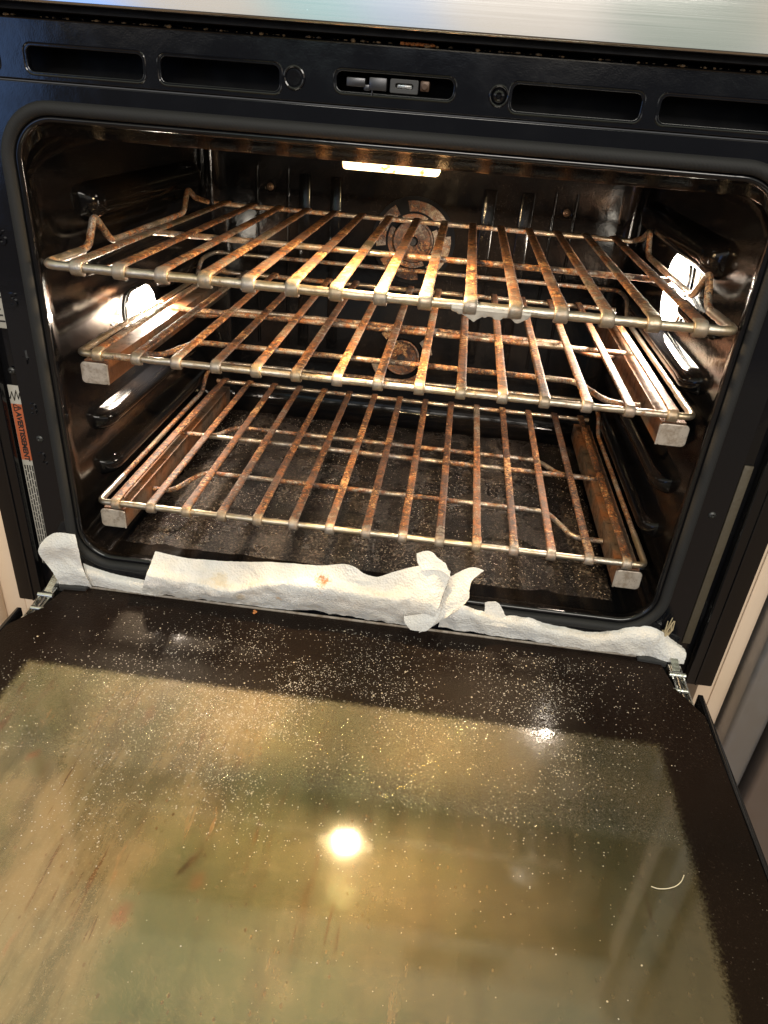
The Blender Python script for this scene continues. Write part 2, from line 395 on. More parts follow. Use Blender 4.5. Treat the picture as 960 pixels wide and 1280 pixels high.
    wc = spot2(g, wc, 412, 1150, 0.0012, 0.030, -3, (0.20, 0.06, 0.02), 0.9)
    rg = g.math('ADD', g.step(big, 0.3, 0.7, 0.26, 0.34), g.math('MULTIPLY', g.step(fine, 0.5, 0.7), 0.08))
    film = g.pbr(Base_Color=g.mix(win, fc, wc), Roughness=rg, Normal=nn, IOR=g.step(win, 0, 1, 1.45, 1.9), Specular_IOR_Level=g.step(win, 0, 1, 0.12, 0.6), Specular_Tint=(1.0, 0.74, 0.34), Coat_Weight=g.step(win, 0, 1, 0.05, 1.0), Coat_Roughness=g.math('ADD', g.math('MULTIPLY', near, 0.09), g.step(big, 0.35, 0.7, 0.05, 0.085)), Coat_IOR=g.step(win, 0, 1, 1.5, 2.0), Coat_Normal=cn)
    # clear parts of the window let the inner pane show
    cl = g.n('ShaderNodeBsdfTransparent'); cl.inputs[0].default_value = (0.86, 0.90, 0.80, 1)
    gl = g.n('ShaderNodeBsdfGlossy'); gl.inputs['Roughness'].default_value = 0.08; g.l(cn, gl.inputs['Normal'])
    fr = g.n('ShaderNodeFresnel'); fr.inputs['IOR'].default_value = 1.6
    mg = g.n('ShaderNodeMixShader'); g.l(fr.outputs[0], mg.inputs[0]); g.l(cl.outputs[0], mg.inputs[1]); g.l(gl.outputs[0], mg.inputs[2])
    clear = g.math('MULTIPLY', win, g.math('SUBTRACT', g.step(big, 0.35, 0.65, 0.58, 0.32), g.math('MULTIPLY', g.math('MAXIMUM', g.math('MAXIMUM', st, dots), bub), 0.35)))
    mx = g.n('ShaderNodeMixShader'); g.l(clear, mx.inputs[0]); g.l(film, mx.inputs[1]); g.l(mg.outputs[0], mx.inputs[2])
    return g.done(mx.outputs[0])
def mat_innerpane():
    g = G('inner_pane')
    c1 = g.mix(g.step(g.noise(6, 4), 0.35, 0.65), (0.17, 0.17, 0.065), (0.20, 0.15, 0.06))
    c1 = g.mix(g.math('MULTIPLY', g.step(g.noise(70, 5, 0.7, stretch=(1, 0.3, 1)), 0.55, 0.7), 0.4), c1, (0.09, 0.07, 0.035))
    return g.done(g.pbr(Base_Color=c1, Roughness=0.10, IOR=2.2, Specular_IOR_Level=0.8, Normal=g.bump(g.noise(30, 3), 0.0003, 0.4)))
def mat_emit(name, col, st, spots=False):
    g = G(name); e = g.n('ShaderNodeEmission'); e.inputs['Strength'].default_value = st
    if spots:
        f = g.step(g.noise(160, 4, 0.7), 0.52, 0.66)
        g.l(g.mix(f, (*col,), (0.35, 0.15, 0.04)), e.inputs['Color'])
    else: e.inputs['Color'].default_value = (*col, 1)
    return g.done(e.outputs[0])

FACE = mat_face(); CAV = mat_cavity(); FLOOR = mat_floor(); GASK = mat_gasket()
WIRE = mat_rusty('plated_wire', 0.44, 0.54); WIRE_CLEAN = mat_rusty('clean_front_wire', 0.52, 0.62)
SLAT = mat_rusty('rusty_slat', 0.41, 0.47, -0.020); SLATR = mat_rusty('very_rusty_slat', 0.37, 0.44, -0.020)
GSLAT = mat_rusty('rusty_glide_slat', 0.41, 0.47, 0.016); GSLATR = mat_rusty('very_rusty_glide_slat', 0.37, 0.44, 0.016); RAIL = mat_rail()
STEEL = mat_steel(); PAPER = mat_paper(); GLASS = mat_doorglass(); PANE = mat_innerpane()
def mat_cap():
    g = G('worn_cap'); a = g.noise(90, 5, 0.7); b_ = g.noise(420, 3, 0.8)
    col = g.mix(g.step(a, 0.42, 0.66), (0.60, 0.53, 0.46), (0.34, 0.27, 0.21)); col = g.mix(g.step(b_, 0.66, 0.72), col, (0.06, 0.035, 0.02))
    return g.done(g.pbr(Base_Color=col, Metallic=0.5, Roughness=g.step(a, 0.4, 0.7, 0.32, 0.55), Normal=g.bump(b_, 0.0003, 0.6)))
CAP = mat_cap()
CHROME = mat_simple('bright_zinc', (0.72, 0.72, 0.70), 0.22, 1.0, bump=(120, 0.0004))
DARKMETAL = mat_simple('dark_metal', (0.07, 0.07, 0.075), 0.35, 0.8)
BLACK = mat_simple('matt_black', (0.004, 0.004, 0.005), 0.6, spec=0.15)
BLACKG = mat_simple('gloss_black', (0.0045, 0.0045, 0.0055), 0.10, bump=(50, 0.0002))
GREYPL = mat_simple('grey_bracket', (0.030, 0.030, 0.031), 0.42)
CREAM = mat_simple('cream_paint', (0.72, 0.56, 0.42), 0.45, bump=(14, 0.0006))
HOT = mat_emit('lamp_glass_lit', (1.0, 0.90, 0.74), 40); HOT2 = mat_emit('top_lamp_glass_lit', (1.0, 0.74, 0.40), 5.5, True)
FANM = mat_rusty('burnt_fan_plate', 0.36, 0.50)

# ------------------------------------------------------------------ the oven
oven = empty('wall_oven', (0, 0, 0), 'black enamelled oven standing open, lit inside by glowing lamps', 'oven')
HW, H, ZD = 0.300, 0.416, -0.035
# lower face plate with the mouth cut out
outer = [(-0.336, -0.075), (0.336, -0.075), (0.336, 0.4390), (-0.336, 0.4390)]
mouth = rrect(-HW - 0.004, HW + 0.004, -0.004, H + 0.004, 0.039, 12)
face = link('face_frame', plate_mesh('face_frame', [outer, mouth], 0.010, 0.0006, 0.0), FACE, oven)
for s in (-1, 1):
    bm = BM()
    xs = sorted((s * 0.336, s * 0.3525))
    add_box(bm, (xs[0], 0.007, -0.072), (xs[1], 0.012, 0.4385), 0.0005)       # recessed channel
    xs = sorted((s * 0.3525, s * 0.3805))
    add_box(bm, (xs[0], -0.0035, -0.067), (xs[1], 0.012, 0.4395), 0.0018)      # outer flange
    xs = sorted((s * 0.3620, s * 0.3640))
    add_box(bm, (xs[0], -0.0052, -0.066), (xs[1], -0.003, 0.4380), 0.0007)
    obj('side_flange', bm, BLACKG, oven)
bm = BM(); add_box(bm, (0.3385, 0.0040, -0.02), (0.3470, 0.0065, 0.185), 0.0008)
obj('dirty_strip', bm, mat_simple('dirty_strip', (0.085, 0.070, 0.048), 0.55, 0.3, bump=(200, 0.0006)), oven)
# vent trim above the mouth
vent_loops = [[(-0.381, 0.4405), (0.381, 0.4405), (0.381, 0.4800), (-0.381, 0.4800)]]
slots = [(-0.278, -0.188), (-0.174, -0.084), (0.088, 0.180), (0.194, 0.284), (-0.375, -0.302)]
for a, b in slots: vent_loops.append(rrect(a, b, 0.4462, 0.4625, 0.0045, 5))
vent_loops.append(rrect(-0.041, 0.045, 0.4500, 0.4622, 0.0045, 5))
vent_loops.append(circ(0.0785, 0.4545, 0.0062))
vt = link('vent_trim', plate_mesh('vent_trim', vent_loops, 0.006, 0.0007, 0.0), FACE, oven)
bm = BM()
for a, b in slots: # raised rims round the slots
    lp = rrect(a - 0.0022, b + 0.0022, 0.4440, 0.4647, 0.006, 5); add_tube(bm, [(x, 0.0002, z) for x, z in lp], 0.0008, 6, closed=True)
lp = rrect(-0.043, 0.047, 0.4480, 0.4642, 0.006, 5); add_tube(bm, [(x, 0.0002, z) for x, z in lp], 0.0008, 6, closed=True)
obj('slot_rim', bm, FACE, vt)
bm = BM(); add_box(bm, (-0.381, 0.0350, 0.4400), (0.381, 0.0380, 0.4900)); add_box(bm, (-0.381, 0.0062, 0.4745), (0.381, 0.0350, 0.4765)); add_box(bm, (-0.381, 0.0102, 0.4398), (0.381, 0.0350, 0.4412))
obj('vent_duct', bm, BLACK, oven)
bm = BM(); add_tube(bm, [(-0.381, 0.001, 0.4800), (0.381, 0.001, 0.4800)], 0.0013, 8)
obj('trim_edge', bm, BLACKG, vt)
# blanked button, screw in the trim
def screw(x, y, z, r, parent, mat=DARKMETAL, name='screw'):
    bm = BM()
    prof = [(0.0, -0.35), (0.45, -0.33), (0.85, -0.18), (1.0, 0.0), (1.0, 0.4)]
    seg = 20; rings = []
    for rr, yy in prof[1:]:
        rings.append([bm.verts.new((x + math.cos(2 * math.pi * k / seg) * rr * r, y + yy * r, z + math.sin(2 * math.pi * k / seg) * rr * r)) for k in range(seg)])
    for A, B in zip(rings, rings[1:]):
        for k in range(seg): bm.faces.new((A[k], A[(k + 1) % seg], B[(k + 1) % seg], B[k]))
    # cross recess: a sunk star
    star = []
    for k in range(seg):
        q = 0.40 if k % 5 == 0 else 0.18
        star.append(bm.verts.new((x + math.cos(2 * math.pi * k / seg) * q * r, y - 0.05 * r, z + math.sin(2 * math.pi * k / seg) * q * r)))
    A = rings[0]
    for k in range(seg): bm.faces.new((A[k], A[(k + 1) % seg], star[(k + 1) % seg], star[k]))
    bm.faces.new(star)
    return obj(name, bm, mat, parent, angle=30)
def ring(x, y, z, r, t, parent, mat, name):
    bm = BM(); add_tube(bm, [(x + r * math.cos(a * math.pi / 16), y, z + r * math.sin(a * math.pi / 16)) for a in range(32)], t, 8, closed=True)
    return obj(name, bm, mat, parent)
ring(-0.0725, -0.0003, 0.4557, 0.0072, 0.0012, vt, FACE, 'button_ring')
bm = BM(); add_tube(bm, [(-0.0725, -0.0012, 0.4557), (-0.0725, 0.004, 0.4557)], 0.0050, 24); obj('blank_button', bm, BLACKG, vt)
ring(0.0785, -0.0003, 0.4545, 0.0066, 0.0010, vt, FACE, 'screw_ring')
screw(0.0785, 0.0012, 0.4545, 0.0052, vt, BLACKG)
# latch in the middle slot
bm = BM(); add_box(bm, (-0.034, 0.002, 0.4530), (-0.020, 0.012, 0.4590), 0.0008); add_box(bm, (-0.017, 0.001, 0.4515), (-0.004, 0.012, 0.4600), 0.0008)
add_box(bm, (-0.021, 0.003, 0.4510), (-0.016, 0.010, 0.4550), 0.0005); add_tube(bm, [(-0.014, -0.001, 0.4515), (-0.0145, -0.001, 0.4480)], 0.0006, 8)
lt = obj('door_latch', bm, DARKMETAL, oven)
lp = plate_mesh('strike', [rrect(-0.0015, 0.0195, 0.4508, 0.4602, 0.0012, 3), rrect(0.0025, 0.0155, 0.4542, 0.4572, 0.0014, 4)], 0.003, 0.0005, 0.0008); link('strike_plate', lp, GREYPL, lt)
bm = BM(); add_box(bm, (0.0030, 0.0040, 0.4540), (0.0150, 0.0070, 0.4574), 0.0008); obj('strike_pin', bm, CHROME, lt)
bm = BM(); add_box(bm, (0.0205, 0.0020, 0.4532), (0.0275, 0.0100, 0.4602), 0.0012); add_tube(bm, [(0.024, 0.0005, 0.4564), (0.024, 0.006, 0.4564)], 0.0019, 10)
obj('latch_switch', bm, mat_simple('latch_brass', (0.07, 0.04, 0.025), 0.4, 0.4), lt)
# gasket: a flattened woven rope round the mouth, and the rounded enamel lip inside it
bm = BM(); add_tube(bm, [Vector((x, -0.0010, z)) for x, z in rrect(-HW - 0.0062, HW + 0.0062, -0.0062, H + 0.0064, 0.042, 16)], 0.0052, 14, closed=True)
obj('gasket', bm, GASK, oven)
bm = BM(); add_tube(bm, [Vector((x, 0.0020, z)) for x, z in rrect(-HW + 0.0012, HW - 0.0012, 0.0012, H - 0.0012, 0.034, 16)], 0.0030, 12, closed=True)
obj('mouth_lip', bm, BLACKG, oven)
# cavity liner: loops from the lip to the back wall
IW = 0.3055
def loop3(bm, x0, x1, z0, z1, r, y, n=14): return [bm.verts.new((x, y, z)) for x, z in rrect(x0, x1, z0, z1, r, n)]
bm = BM()
CEIL = 0.4035; FL = -0.006
secs = [(-HW, HW, 0.0, H, 0.035, 0.002), (-HW, HW, 0.0005, H - 0.001, 0.035, 0.006), (-HW - 0.001, HW + 0.001, 0.001, H - 0.006, 0.034, 0.011), (-HW - 0.002, HW + 0.002, 0.000, CEIL, 0.034, 0.015),
        (-HW - 0.004, HW + 0.004, -0.002, CEIL - 0.002, 0.034, 0.018), (-IW, IW, FL, CEIL - 0.001, 0.034, 0.021), (-IW, IW, FL, CEIL + 0.001, 0.034, 0.034), (-IW, IW, FL, CEIL + 0.008, 0.034, 0.055), (-IW, IW, FL, CEIL + 0.012, 0.034, 0.09), (-IW, IW, FL, CEIL + 0.012, 0.034, 0.25), (-IW, IW, FL, CEIL + 0.012, 0.034, 0.455)]
for k in range(1, 7):
    a = math.radians(90 * k / 6); q = 0.030 * (1 - math.cos(a)); y = 0.455 + 0.030 * math.sin(a)
    secs.append((-IW + q, IW - q, FL + q, CEIL + 0.012 - q, max(0.034 - q, 0.006), y))
L = [loop3(bm, *s_) for s_ in secs]
n = len(L[0])
for A, B in zip(L, L[1:]):
    for k in range(n): bm.faces.new((A[k], A[(k + 1) % n], B[(k + 1) % n], B[k]))
bm.faces.new(L[-1])
bmesh.ops.recalc_face_normals(bm, faces=bm.faces[:]); 
me = bpy.data.meshes.new('cavity'); bm.to_mesh(me); bm.free()
cav = link('cavity', me, CAV, oven)
YB = 0.485
bm = BM()
NX, NY = 60, 50
vv = [[bm.verts.new((-0.272 + 0.544 * i / NX, 0.045 + 0.405 * j / NY, FL + 0.0022 * min(1, min(i, NX - i, j, NY - j) / 3) + 0.0008 * noise.noise(Vector((i * .3, j * .3, 0))))) for i in range(NX + 1)] for j in range(NY + 1)]
for j in range(NY):
    for i in range(NX): bm.faces.new((vv[j][i], vv[j][i + 1], vv[j + 1][i + 1], vv[j + 1][i]))
obj('cavity_floor', bm, FLOOR, oven)
# rack guides pressed into the side walls
GZ = [0.014, 0.068, 0.122, 0.176, 0.230, 0.284, 0.338]
def guide(s, z, y0, y1, h=0.010):
    bm = BM(); ny = 28; nz = 10; grid = []
    for j in range(ny + 1):
        y = y0 + (y1 - y0) * (0.5 - 0.5 * math.cos(math.pi * j / ny)); row = []
        for i in range(nz + 1):
            t = -1 + 2 * i / nz
            e = min(1.0, (min(y - y0, y1 - y) / 0.022)); e = max(e, 0.0); ef = math.sqrt(1 - (1 - e) ** 2)
            pr = 0.018 * ef * max(0.0, 1 - abs(t) ** 2.6) ** 0.6
            row.append(bm.verts.new((s * (IW + 0.001 - pr), y, z + t * h * 1.25 * (0.55 + 0.45 * ef))))
        grid.append(row)
    for j in range(ny):
        for i in range(nz): bm.faces.new((grid[j][i], grid[j][i + 1], grid[j + 1][i + 1], grid[j + 1][i]))
    return obj('rack_guide', bm, CAV, cav, angle=70)
for s in (-1, 1):
    for k, z in enumerate(GZ):
        if s == -1 and k == 3: guide(s, z, 0.24, 0.425)
        elif s == -1 and k == 4: guide(s, z, 0.275, 0.42)
        elif s == 1 and k == 5: guide(s, z, 0.075, 0.175); guide(s, z, 0.285, 0.42)
        elif k == 6: guide(s, z, 0.105, 0.43, 0.015)
        else: guide(s, z, 0.075, 0.425)
# lamps
def lamp_side(s, c, hy, hz, name):
    x = s * IW
    bm = BM()
    pr = [(yy, zz) for yy, zz in rrect(c[1] - hy, c[1] + hy, c[2] - hz, c[2] + hz, min(hy, hz) * 0.92, 8)]
    R_ = []
    for k, (ins, out) in enumerate(((0, 0), (0.0, 0.004), (0.004, 0.0078), (0.010, 0.0090))):
        cy, cz = c[1], c[2]
        R_.append([bm.verts.new((x - s * out, cy + (yy - cy) * (1 - ins / hy), cz + (zz - cz) * (1 - ins / hz))) for yy, zz in pr])
    m_ = len(pr)
    for A, B in zip(R_, R_[1:]):
        for k in range(m_): bm.faces.new((A[k], A[(k + 1) % m_], B[(k + 1) % m_], B[k]))
    bm.faces.new(R_[-1])
    lens = obj('oven_lamp', bm, HOT, oven)
    bm = BM()
    add_tube(bm, [(x - s * 0.002, y, z) for y, z in rrect(c[1] - hy - 0.001, c[1] + hy + 0.001, c[2] - hz - 0.001, c[2] + hz + 0.001, min(hy, hz) * 0.92, 8)], 0.0018, 8, closed=True)
    obj('lamp_bezel', bm, CHROME, lens)
    # spring clip holding the lens
    bm = BM(); add_tube(bm, fillet([(x - s * 0.004, c[1] - hy - 0.030, c[2] - 0.004), (x - s * 0.010, c[1] - hy - 0.012, c[2] - 0.010), (x - s * 0.011, c[1] - hy + 0.004, c[2] + 0.006), (x - s * 0.011, c[1] + 0.0, c[2] + 0.002)], 0.008), 0.0012, 8)
    obj('lens_clip', bm, CHROME, lens)
lamp_side(-1, LAMP_L, 0.036, 0.022, 'left'); lamp_side(1, LAMP_R, 0.034, 0.040, 'right')
bm = BM(); add_box(bm, (-0.040, 0.032, 0.3945), (0.040, 0.050, 0.4060), 0.003)
obj('oven_lamp', bm, HOT2, oven)
# back wall: pressed channels, screws, convection fan cover and the lower burner port
for x, w_, z1 in ((-0.163, 0.016, 0.345), (-0.118, 0.016, 0.345), (0.097, 0.018, 0.346), (0.149, 0.018, 0.346)):
    bm = BM(); add_box(bm, (x - w_ / 2, YB - 0.0032, 0.10), (x + w_ / 2, YB + 0.002, z1), 0.0015)
    obj('pressed_channel', bm, CAV, cav)
for x in (0.187, 0.216, -0.187, -0.232):
    bm = BM(); add_tube(bm, [(x, YB - 0.0008, 0.10), (x, YB - 0.0008, 0.350)], 0.0022, 10); obj('pressed_ridge', bm, CAV, cav)
for x in (-0.213, 0.2045): screw(x, YB - 0.001, 0.325, 0.0052, cav, mat_simple('burnt_screw%d' % (x > 0), (0.22, 0.14, 0.09), 0.4, 0.8)); ring(x, YB - 0.001, 0.325, 0.0072, 0.0008, cav, CAV, 'screw_ring')
def disc(bm, cx, y, cz, r0, r1, a0, a1, th=0.002, n=24):
    A = []
    for k in range(n + 1):
        a = math.radians(a0 + (a1 - a0) * k / n); c_, s_ = math.cos(a), math.sin(a)
        A.append([bm.verts.new((cx + r * c_, yy, cz + r * s_)) for r, yy in ((r0, y), (r1, y), (r1, y + th), (r0, y + th))])
    for P_, Q in zip(A, A[1:]):
        for i in range(4): bm.faces.new((P_[i], P_[(i + 1) % 4], Q[(i + 1) % 4], Q[i]))
    if a1 - a0 < 359: bm.faces.new(A[0]); bm.faces.new(A[-1][::-1])
fc_ = (-0.004, 0.270)
bm = BM(); disc(bm, fc_[0], YB - 0.0018, fc_[1], 0.0005, 0.060, 0, 360, 0.001); obj('fan_recess', bm, BLACK, oven)
bm = BM()
disc(bm, fc_[0], YB - 0.004, fc_[1], 0.007, 0.027, 0, 360); add_tube(bm, [(fc_[0] + 0.027 * math.cos(a * math.pi / 20), YB - 0.004, fc_[1] + 0.027 * math.sin(a * math.pi / 20)) for a in range(40)], 0.0018, 8, closed=True)
fan = obj('fan_hub', bm, FANM, oven)
bm = BM(); disc(bm, fc_[0], YB - 0.010, fc_[1], 0.0005, 0.005, 0, 360, 0.008); obj('fan_nut', bm, DARKMETAL, fan)
for a in (28, 118, 208, 298):
    bm = BM(); disc(bm, fc_[0], YB - 0.003, fc_[1], 0.040, 0.054, a + 4, a + 74); obj('fan_blade', bm, FANM, fan)
for a in (60, 150, 240, 330):
    bm = BM(); disc(bm, fc_[0], YB - 0.0025, fc_[1], 0.030, 0.037, a, a + 60); obj('fan_vane', bm, FANM, fan)
bm = BM(); disc(bm, -0.007, YB - 0.004, 0.098, 0.006, 0.027, 0, 360); add_tube(bm, [(-0.007 + 0.026 * math.cos(a * math.pi / 20), YB - 0.004, 0.098 + 0.026 * math.sin(a * math.pi / 20)) for a in range(40)], 0.002, 8, closed=True)
hub2 = obj('lower_fan_hub', bm, FANM, oven)
bm = BM(); disc(bm, -0.007, YB - 0.010, 0.098, 0.0005, 0.006, 0, 360, 0.008); obj('fan_nut', bm, DARKMETAL, hub2)
for a in (10, 100, 190, 280):
    bm = BM(); disc(bm, -0.007, YB - 0.003, 0.098, 0.036, 0.048, a, a + 34); obj('fan_blade', bm, FANM, hub2)
# pressed rack numbers, face screws
for dgt, z in (('6', 0.321), ('5', 0.268), ('4', 0.216), ('3', 0.164), ('2', 0.112)):
    me = text_mesh(dgt, 0.017, 0.0011, 0.0003); me.transform(Matrix.Translation((-0.3245, -0.0004, z)) @ Matrix.Rotation(math.radians(90), 4, 'X'))
    link('rack_number', me, FACE, face, smooth=False)
for x, z in ((-0.3235, 0.134), (0.3235, 0.134), (-0.342, 0.200)): screw(x, -0.0004 if abs(x) < 0.33 else 0.004, z, 0.0036, oven, mat_simple('black_screw%.2f' % z, (0.05, 0.05, 0.05), 0.4, 0.7))
# warning label in the left channel
bm = BM(); add_box(bm, (-0.3505, 0.0058, -0.02), (-0.3378, 0.0066, 0.185), 0.0004); PB = mat_simple('label_paper', (0.38, 0.36, 0.32), 0.5)
lab = obj('warning_label', bm, PB, oven)
bm = BM(); add_box(bm, (-0.3498, 0.0053, 0.106), (-0.3385, 0.0057, 0.166)); obj('label_banner', bm, mat_simple('label_orange', (0.42, 0.105, 0.040), 0.5), lab, smooth=False)
INK = mat_simple('label_ink', (0.015, 0.013, 0.012), 0.5)
me = text_mesh('\u26a0AVERTISSEMENT', 0.0072, 0.0001, 0.00028)
me.transform(Matrix.Translation((-0.3442, 0.0050, 0.136)) @ Matrix.Rotation(math.radians(90), 4, 'X') @ Matrix.Rotation(math.radians(-90), 4, 'Z')); link('banner_text', me, INK, lab, smooth=False)
bm = BM(); add_tube(bm, [(-0.3495, 0.0052, 0.1715), (-0.3470, 0.0052, 0.1785), (-0.3455, 0.0052, 0.1700), (-0.3425, 0.0052, 0.1800), (-0.3410, 0.0052, 0.1715), (-0.3390, 0.0052, 0.1780)], 0.0006, 6); obj('label_symbol', bm, INK, lab)
bm = BM(); rr = random.Random(3)
for k in range(4):
    x = -0.3488 + k * 0.0026; z = 0.100
    while z > -0.016:
        ln = rr.uniform(0.003, 0.009); add_box(bm, (x, 0.0052, z - ln), (x + 0.0011, 0.0056, z)); z -= ln + 0.0014
obj('label_lines', bm, INK, lab, smooth=False)
bm = BM(); add_box(bm, (-0.3505, 0.0058, 0.240), (-0.3378, 0.0066, 0.300), 0.0004); lab2 = obj('rating_label', bm, PB, oven)
bm = BM()
for k in range(9): add_box(bm, (-0.3490, 0.0052, 0.246 + k * 0.0055), (-0.3490 + rr.uniform(0.006, 0.010), 0.0056, 0.2474 + k * 0.0055))
obj('label_lines', bm, INK, lab2, smooth=False)
# steel control panel above, black underside
bm = BM(); add_box(bm, (-0.385, -0.0210, 0.4885), (0.385, 0.030, 0.640), 0.0022, 3); 
for v in bm.verts: v.co.y += (v.co.z - 0.4885) * 0.16
cp = obj('control_panel', bm, STEEL, oven)
bm = BM(); add_box(bm, (0.10, -0.0222, 0.535), (0.25, -0.0200, 0.605), 0.0008); [setattr(v.co, 'y', v.co.y + (v.co.z - 0.4885) * 0.16) for v in bm.verts]; obj('display', bm, BLACKG, cp)
bm = BM(); add_box(bm, (-0.384, -0.0120, 0.4845), (0.384, 0.034, 0.4884)); obj('panel_underside', bm, BLACK, cp, smooth=False)
bm = BM(); add_box(bm, (-0.384, 0.0010, 0.4790), (0.384, 0.034, 0.4797)); obj('trim_shelf', bm, BLACKG, oven, smooth=False)
# base below the mouth
bm = BM(); add_box(bm, (-0.335, 0.0105, -0.16), (0.335, 0.030, -0.0502)); add_box(bm, (-0.318, -0.006, -0.0655), (0.318, -0.0005, -0.0420), 0.001)
obj('door_sill', bm, BLACK, oven)

# ------------------------------------------------------------------ the door, open and level
def poly_slab(bm, pts, z0, z1, bev=0.0):
    A = [bm.verts.new((x, y, z1)) for x, y in pts]; B = [bm.verts.new((x, y, z0)) for x, y in pts]
    bm.faces.new(A); bm.faces.new(B[::-1]); n_ = len(pts)
    side = [bm.faces.new((A[k], B[k], B[(k + 1) % n_], A[(k + 1) % n_])) for k in range(n_)]
    if bev:
        es = [e for e in bm.edges if all(abs(v.co.z - z1) < 1e-6 for v in e.verts)]
        bmesh.ops.bevel(bm, geom=es, offset=bev, segments=2, affect='EDGES')
def ring_slab(bm, out, inn, z0, z1):
    n_ = len(out)
    V = [[bm.verts.new((x, y, z)) for x, y in lp] for lp, z in ((out, z1), (inn, z1), (inn, z0), (out, z0))]
    for i in range(4):
        A, B = V[i], V[(i + 1) % 4]
        for k in range(n_): bm.faces.new((A[k], A[(k + 1) % n_], B[(k + 1) % n_], B[k]))
glass_out = [(0.316, -0.0085), (0.322, -0.050), (0.3435, -0.083), (0.3455, -0.640), (-0.3455, -0.640), (-0.3435, -0.083), (-0.322, -0.050), (-0.316, -0.0085)]
bm = BM(); poly_slab(bm, glass_out, ZD - 0.0036, ZD, 0.0008)
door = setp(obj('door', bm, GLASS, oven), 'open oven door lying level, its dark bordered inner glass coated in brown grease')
bm = BM()
body = [(0.3140, -0.010), (0.3140, -0.012), (0.3140, -0.085), (0.3500, -0.085), (0.3500, -0.645), (-0.3500, -0.645), (-0.3500, -0.085), (-0.3140, -0.085), (-0.3140, -0.012), (-0.3140, -0.010)]
wi = [(WX1 + .01, WY1 + .01), (WX1 + .01, WY1 + .005), (WX1 + .01, WY1), (WX1 + .01, WY1 - .01), (WX1 + .01, WY0 - .01), (WX0 - .01, WY0 - .01), (WX0 - .01, WY1 - .01), (WX0 - .01, WY1), (WX0 - .01, WY1 + .005), (WX0 - .01, WY1 + .01)]
ring_slab(bm, body, wi, ZD - 0.068, ZD - 0.0045)
obj('door_body', bm, BLACK, door, smooth=False)
DP = 0.064
bm = BM(); add_box(bm, (WX0 - .009, WY0 - .009, ZD - DP - 0.004), (WX1 + .009, WY1 + .009, ZD - DP)); obj('inner_pane', bm, PANE, door, smooth=False)
for s in (-1, 1): # door side skins beyond the hinge pockets
    bm = BM(); xs = sorted((s * 0.3460, s * 0.3512)); add_box(bm, (xs[0], -0.645, ZD - 0.066), (xs[1], -0.050, ZD - 0.0035), 0.0010)
    add_box(bm, (min(s * 0.3142, s * 0.3459), -0.0850, ZD - 0.0400), (max(s * 0.3142, s * 0.3459), -0.0100, ZD - 0.0320))
    obj('door_side', bm, BLACKG, door)
bm = BM(); add_box(bm, (-0.2925, -0.0082, ZD - 0.003), (0.2955, -0.0064, ZD + 0.0012), 0.0003); obj('edge_trim', bm, CAP, door)
def hinge(s):
    bm = BM()
    # corner cap over the glass
    pts = [(s * 0.2930, -0.0045), (s * 0.3215, -0.0045), (s * 0.3240, -0.0130), (s * 0.3215, -0.0170), (s * 0.2930, -0.0150)]
    if s < 0: pts = pts[::-1]
    poly_slab(bm, pts[::-1], ZD - 0.002, ZD + 0.0030, 0.0008)
    hc = obj('corner_cap', bm, GREYPL, door)
    bm = BM()
    a = Vector((s * 0.3265, 0.004, ZD + 0.012)); b = Vector((s * 0.3285, -0.026, ZD - 0.001)); c2 = Vector((s * 0.3325, -0.068, ZD - 0.009))
    def bar(p, q, w_, h_):
        d = (q - p); L_ = d.length; M_ = d.to_track_quat('Y', 'Z').to_matrix().to_4x4(); M_.translation = p
        k = len(bm.verts); r_ = bmesh.ops.create_cube(bm, size=1)
        for v in r_['verts']: v.co = M_ @ Vector((v.co.x * w_, (v.co.y + 0.5) * L_, v.co.z * h_))
    bar(a, b, 0.0075, 0.010)
    h = obj('door_hinge', bm, CHROME, door)
    bm = BM()
    def bar2(p, q, w_, h_):
        d = (q - p); L_ = d.length; M_ = d.to_track_quat('Y', 'Z').to_matrix().to_4x4(); M_.translation = p
        r_ = bmesh.ops.create_cube(bm, size=1)
        for v in r_['verts']: v.co = M_ @ Vector((v.co.x * w_, (v.co.y + 0.5) * L_, v.co.z * h_))
    o_ = Vector((s * 0.0055, 0, 0))
    bar2(b - o_ + Vector((0, .008, 0)), c2 - o_, 0.0014, 0.0085); bar2(b + o_ + Vector((0, .008, 0)), c2 + o_, 0.0014, 0.0085)
    bar2(b + Vector((0, .004, -.004)), c2 + Vector((0, 0, -.004)), 0.011, 0.0014)
    add_box(bm, (c2.x - 0.0075, c2.y - 0.002, c2.z - 0.001), (c2.x + 0.0075, c2.y + 0.009, c2.z + 0.0010), 0.0004)
    obj('hinge_arm', bm, CHROME, h, smooth=False)
    bm = BM(); add_tube(bm, [b + Vector((-.008, -.006, .003)), b + Vector((.008, -.006, .003))], 0.0030, 12); add_tube(bm, [b + Vector((-.007, -.024, -.001)), b + Vector((.007, -.024, -.001))], 0.0022, 12)
    obj('hinge_rivet', bm, CHROME, h)
    bm = BM(); add_tube(bm, [b + Vector((0, -.004, .0025)), (b + c2) / 2 + Vector((0, 0, .002)), c2 + Vector((0, .012, .003))], 0.0022, 10); obj('hinge_spring', bm, DARKMETAL, h)
hinge(-1); hinge(1)
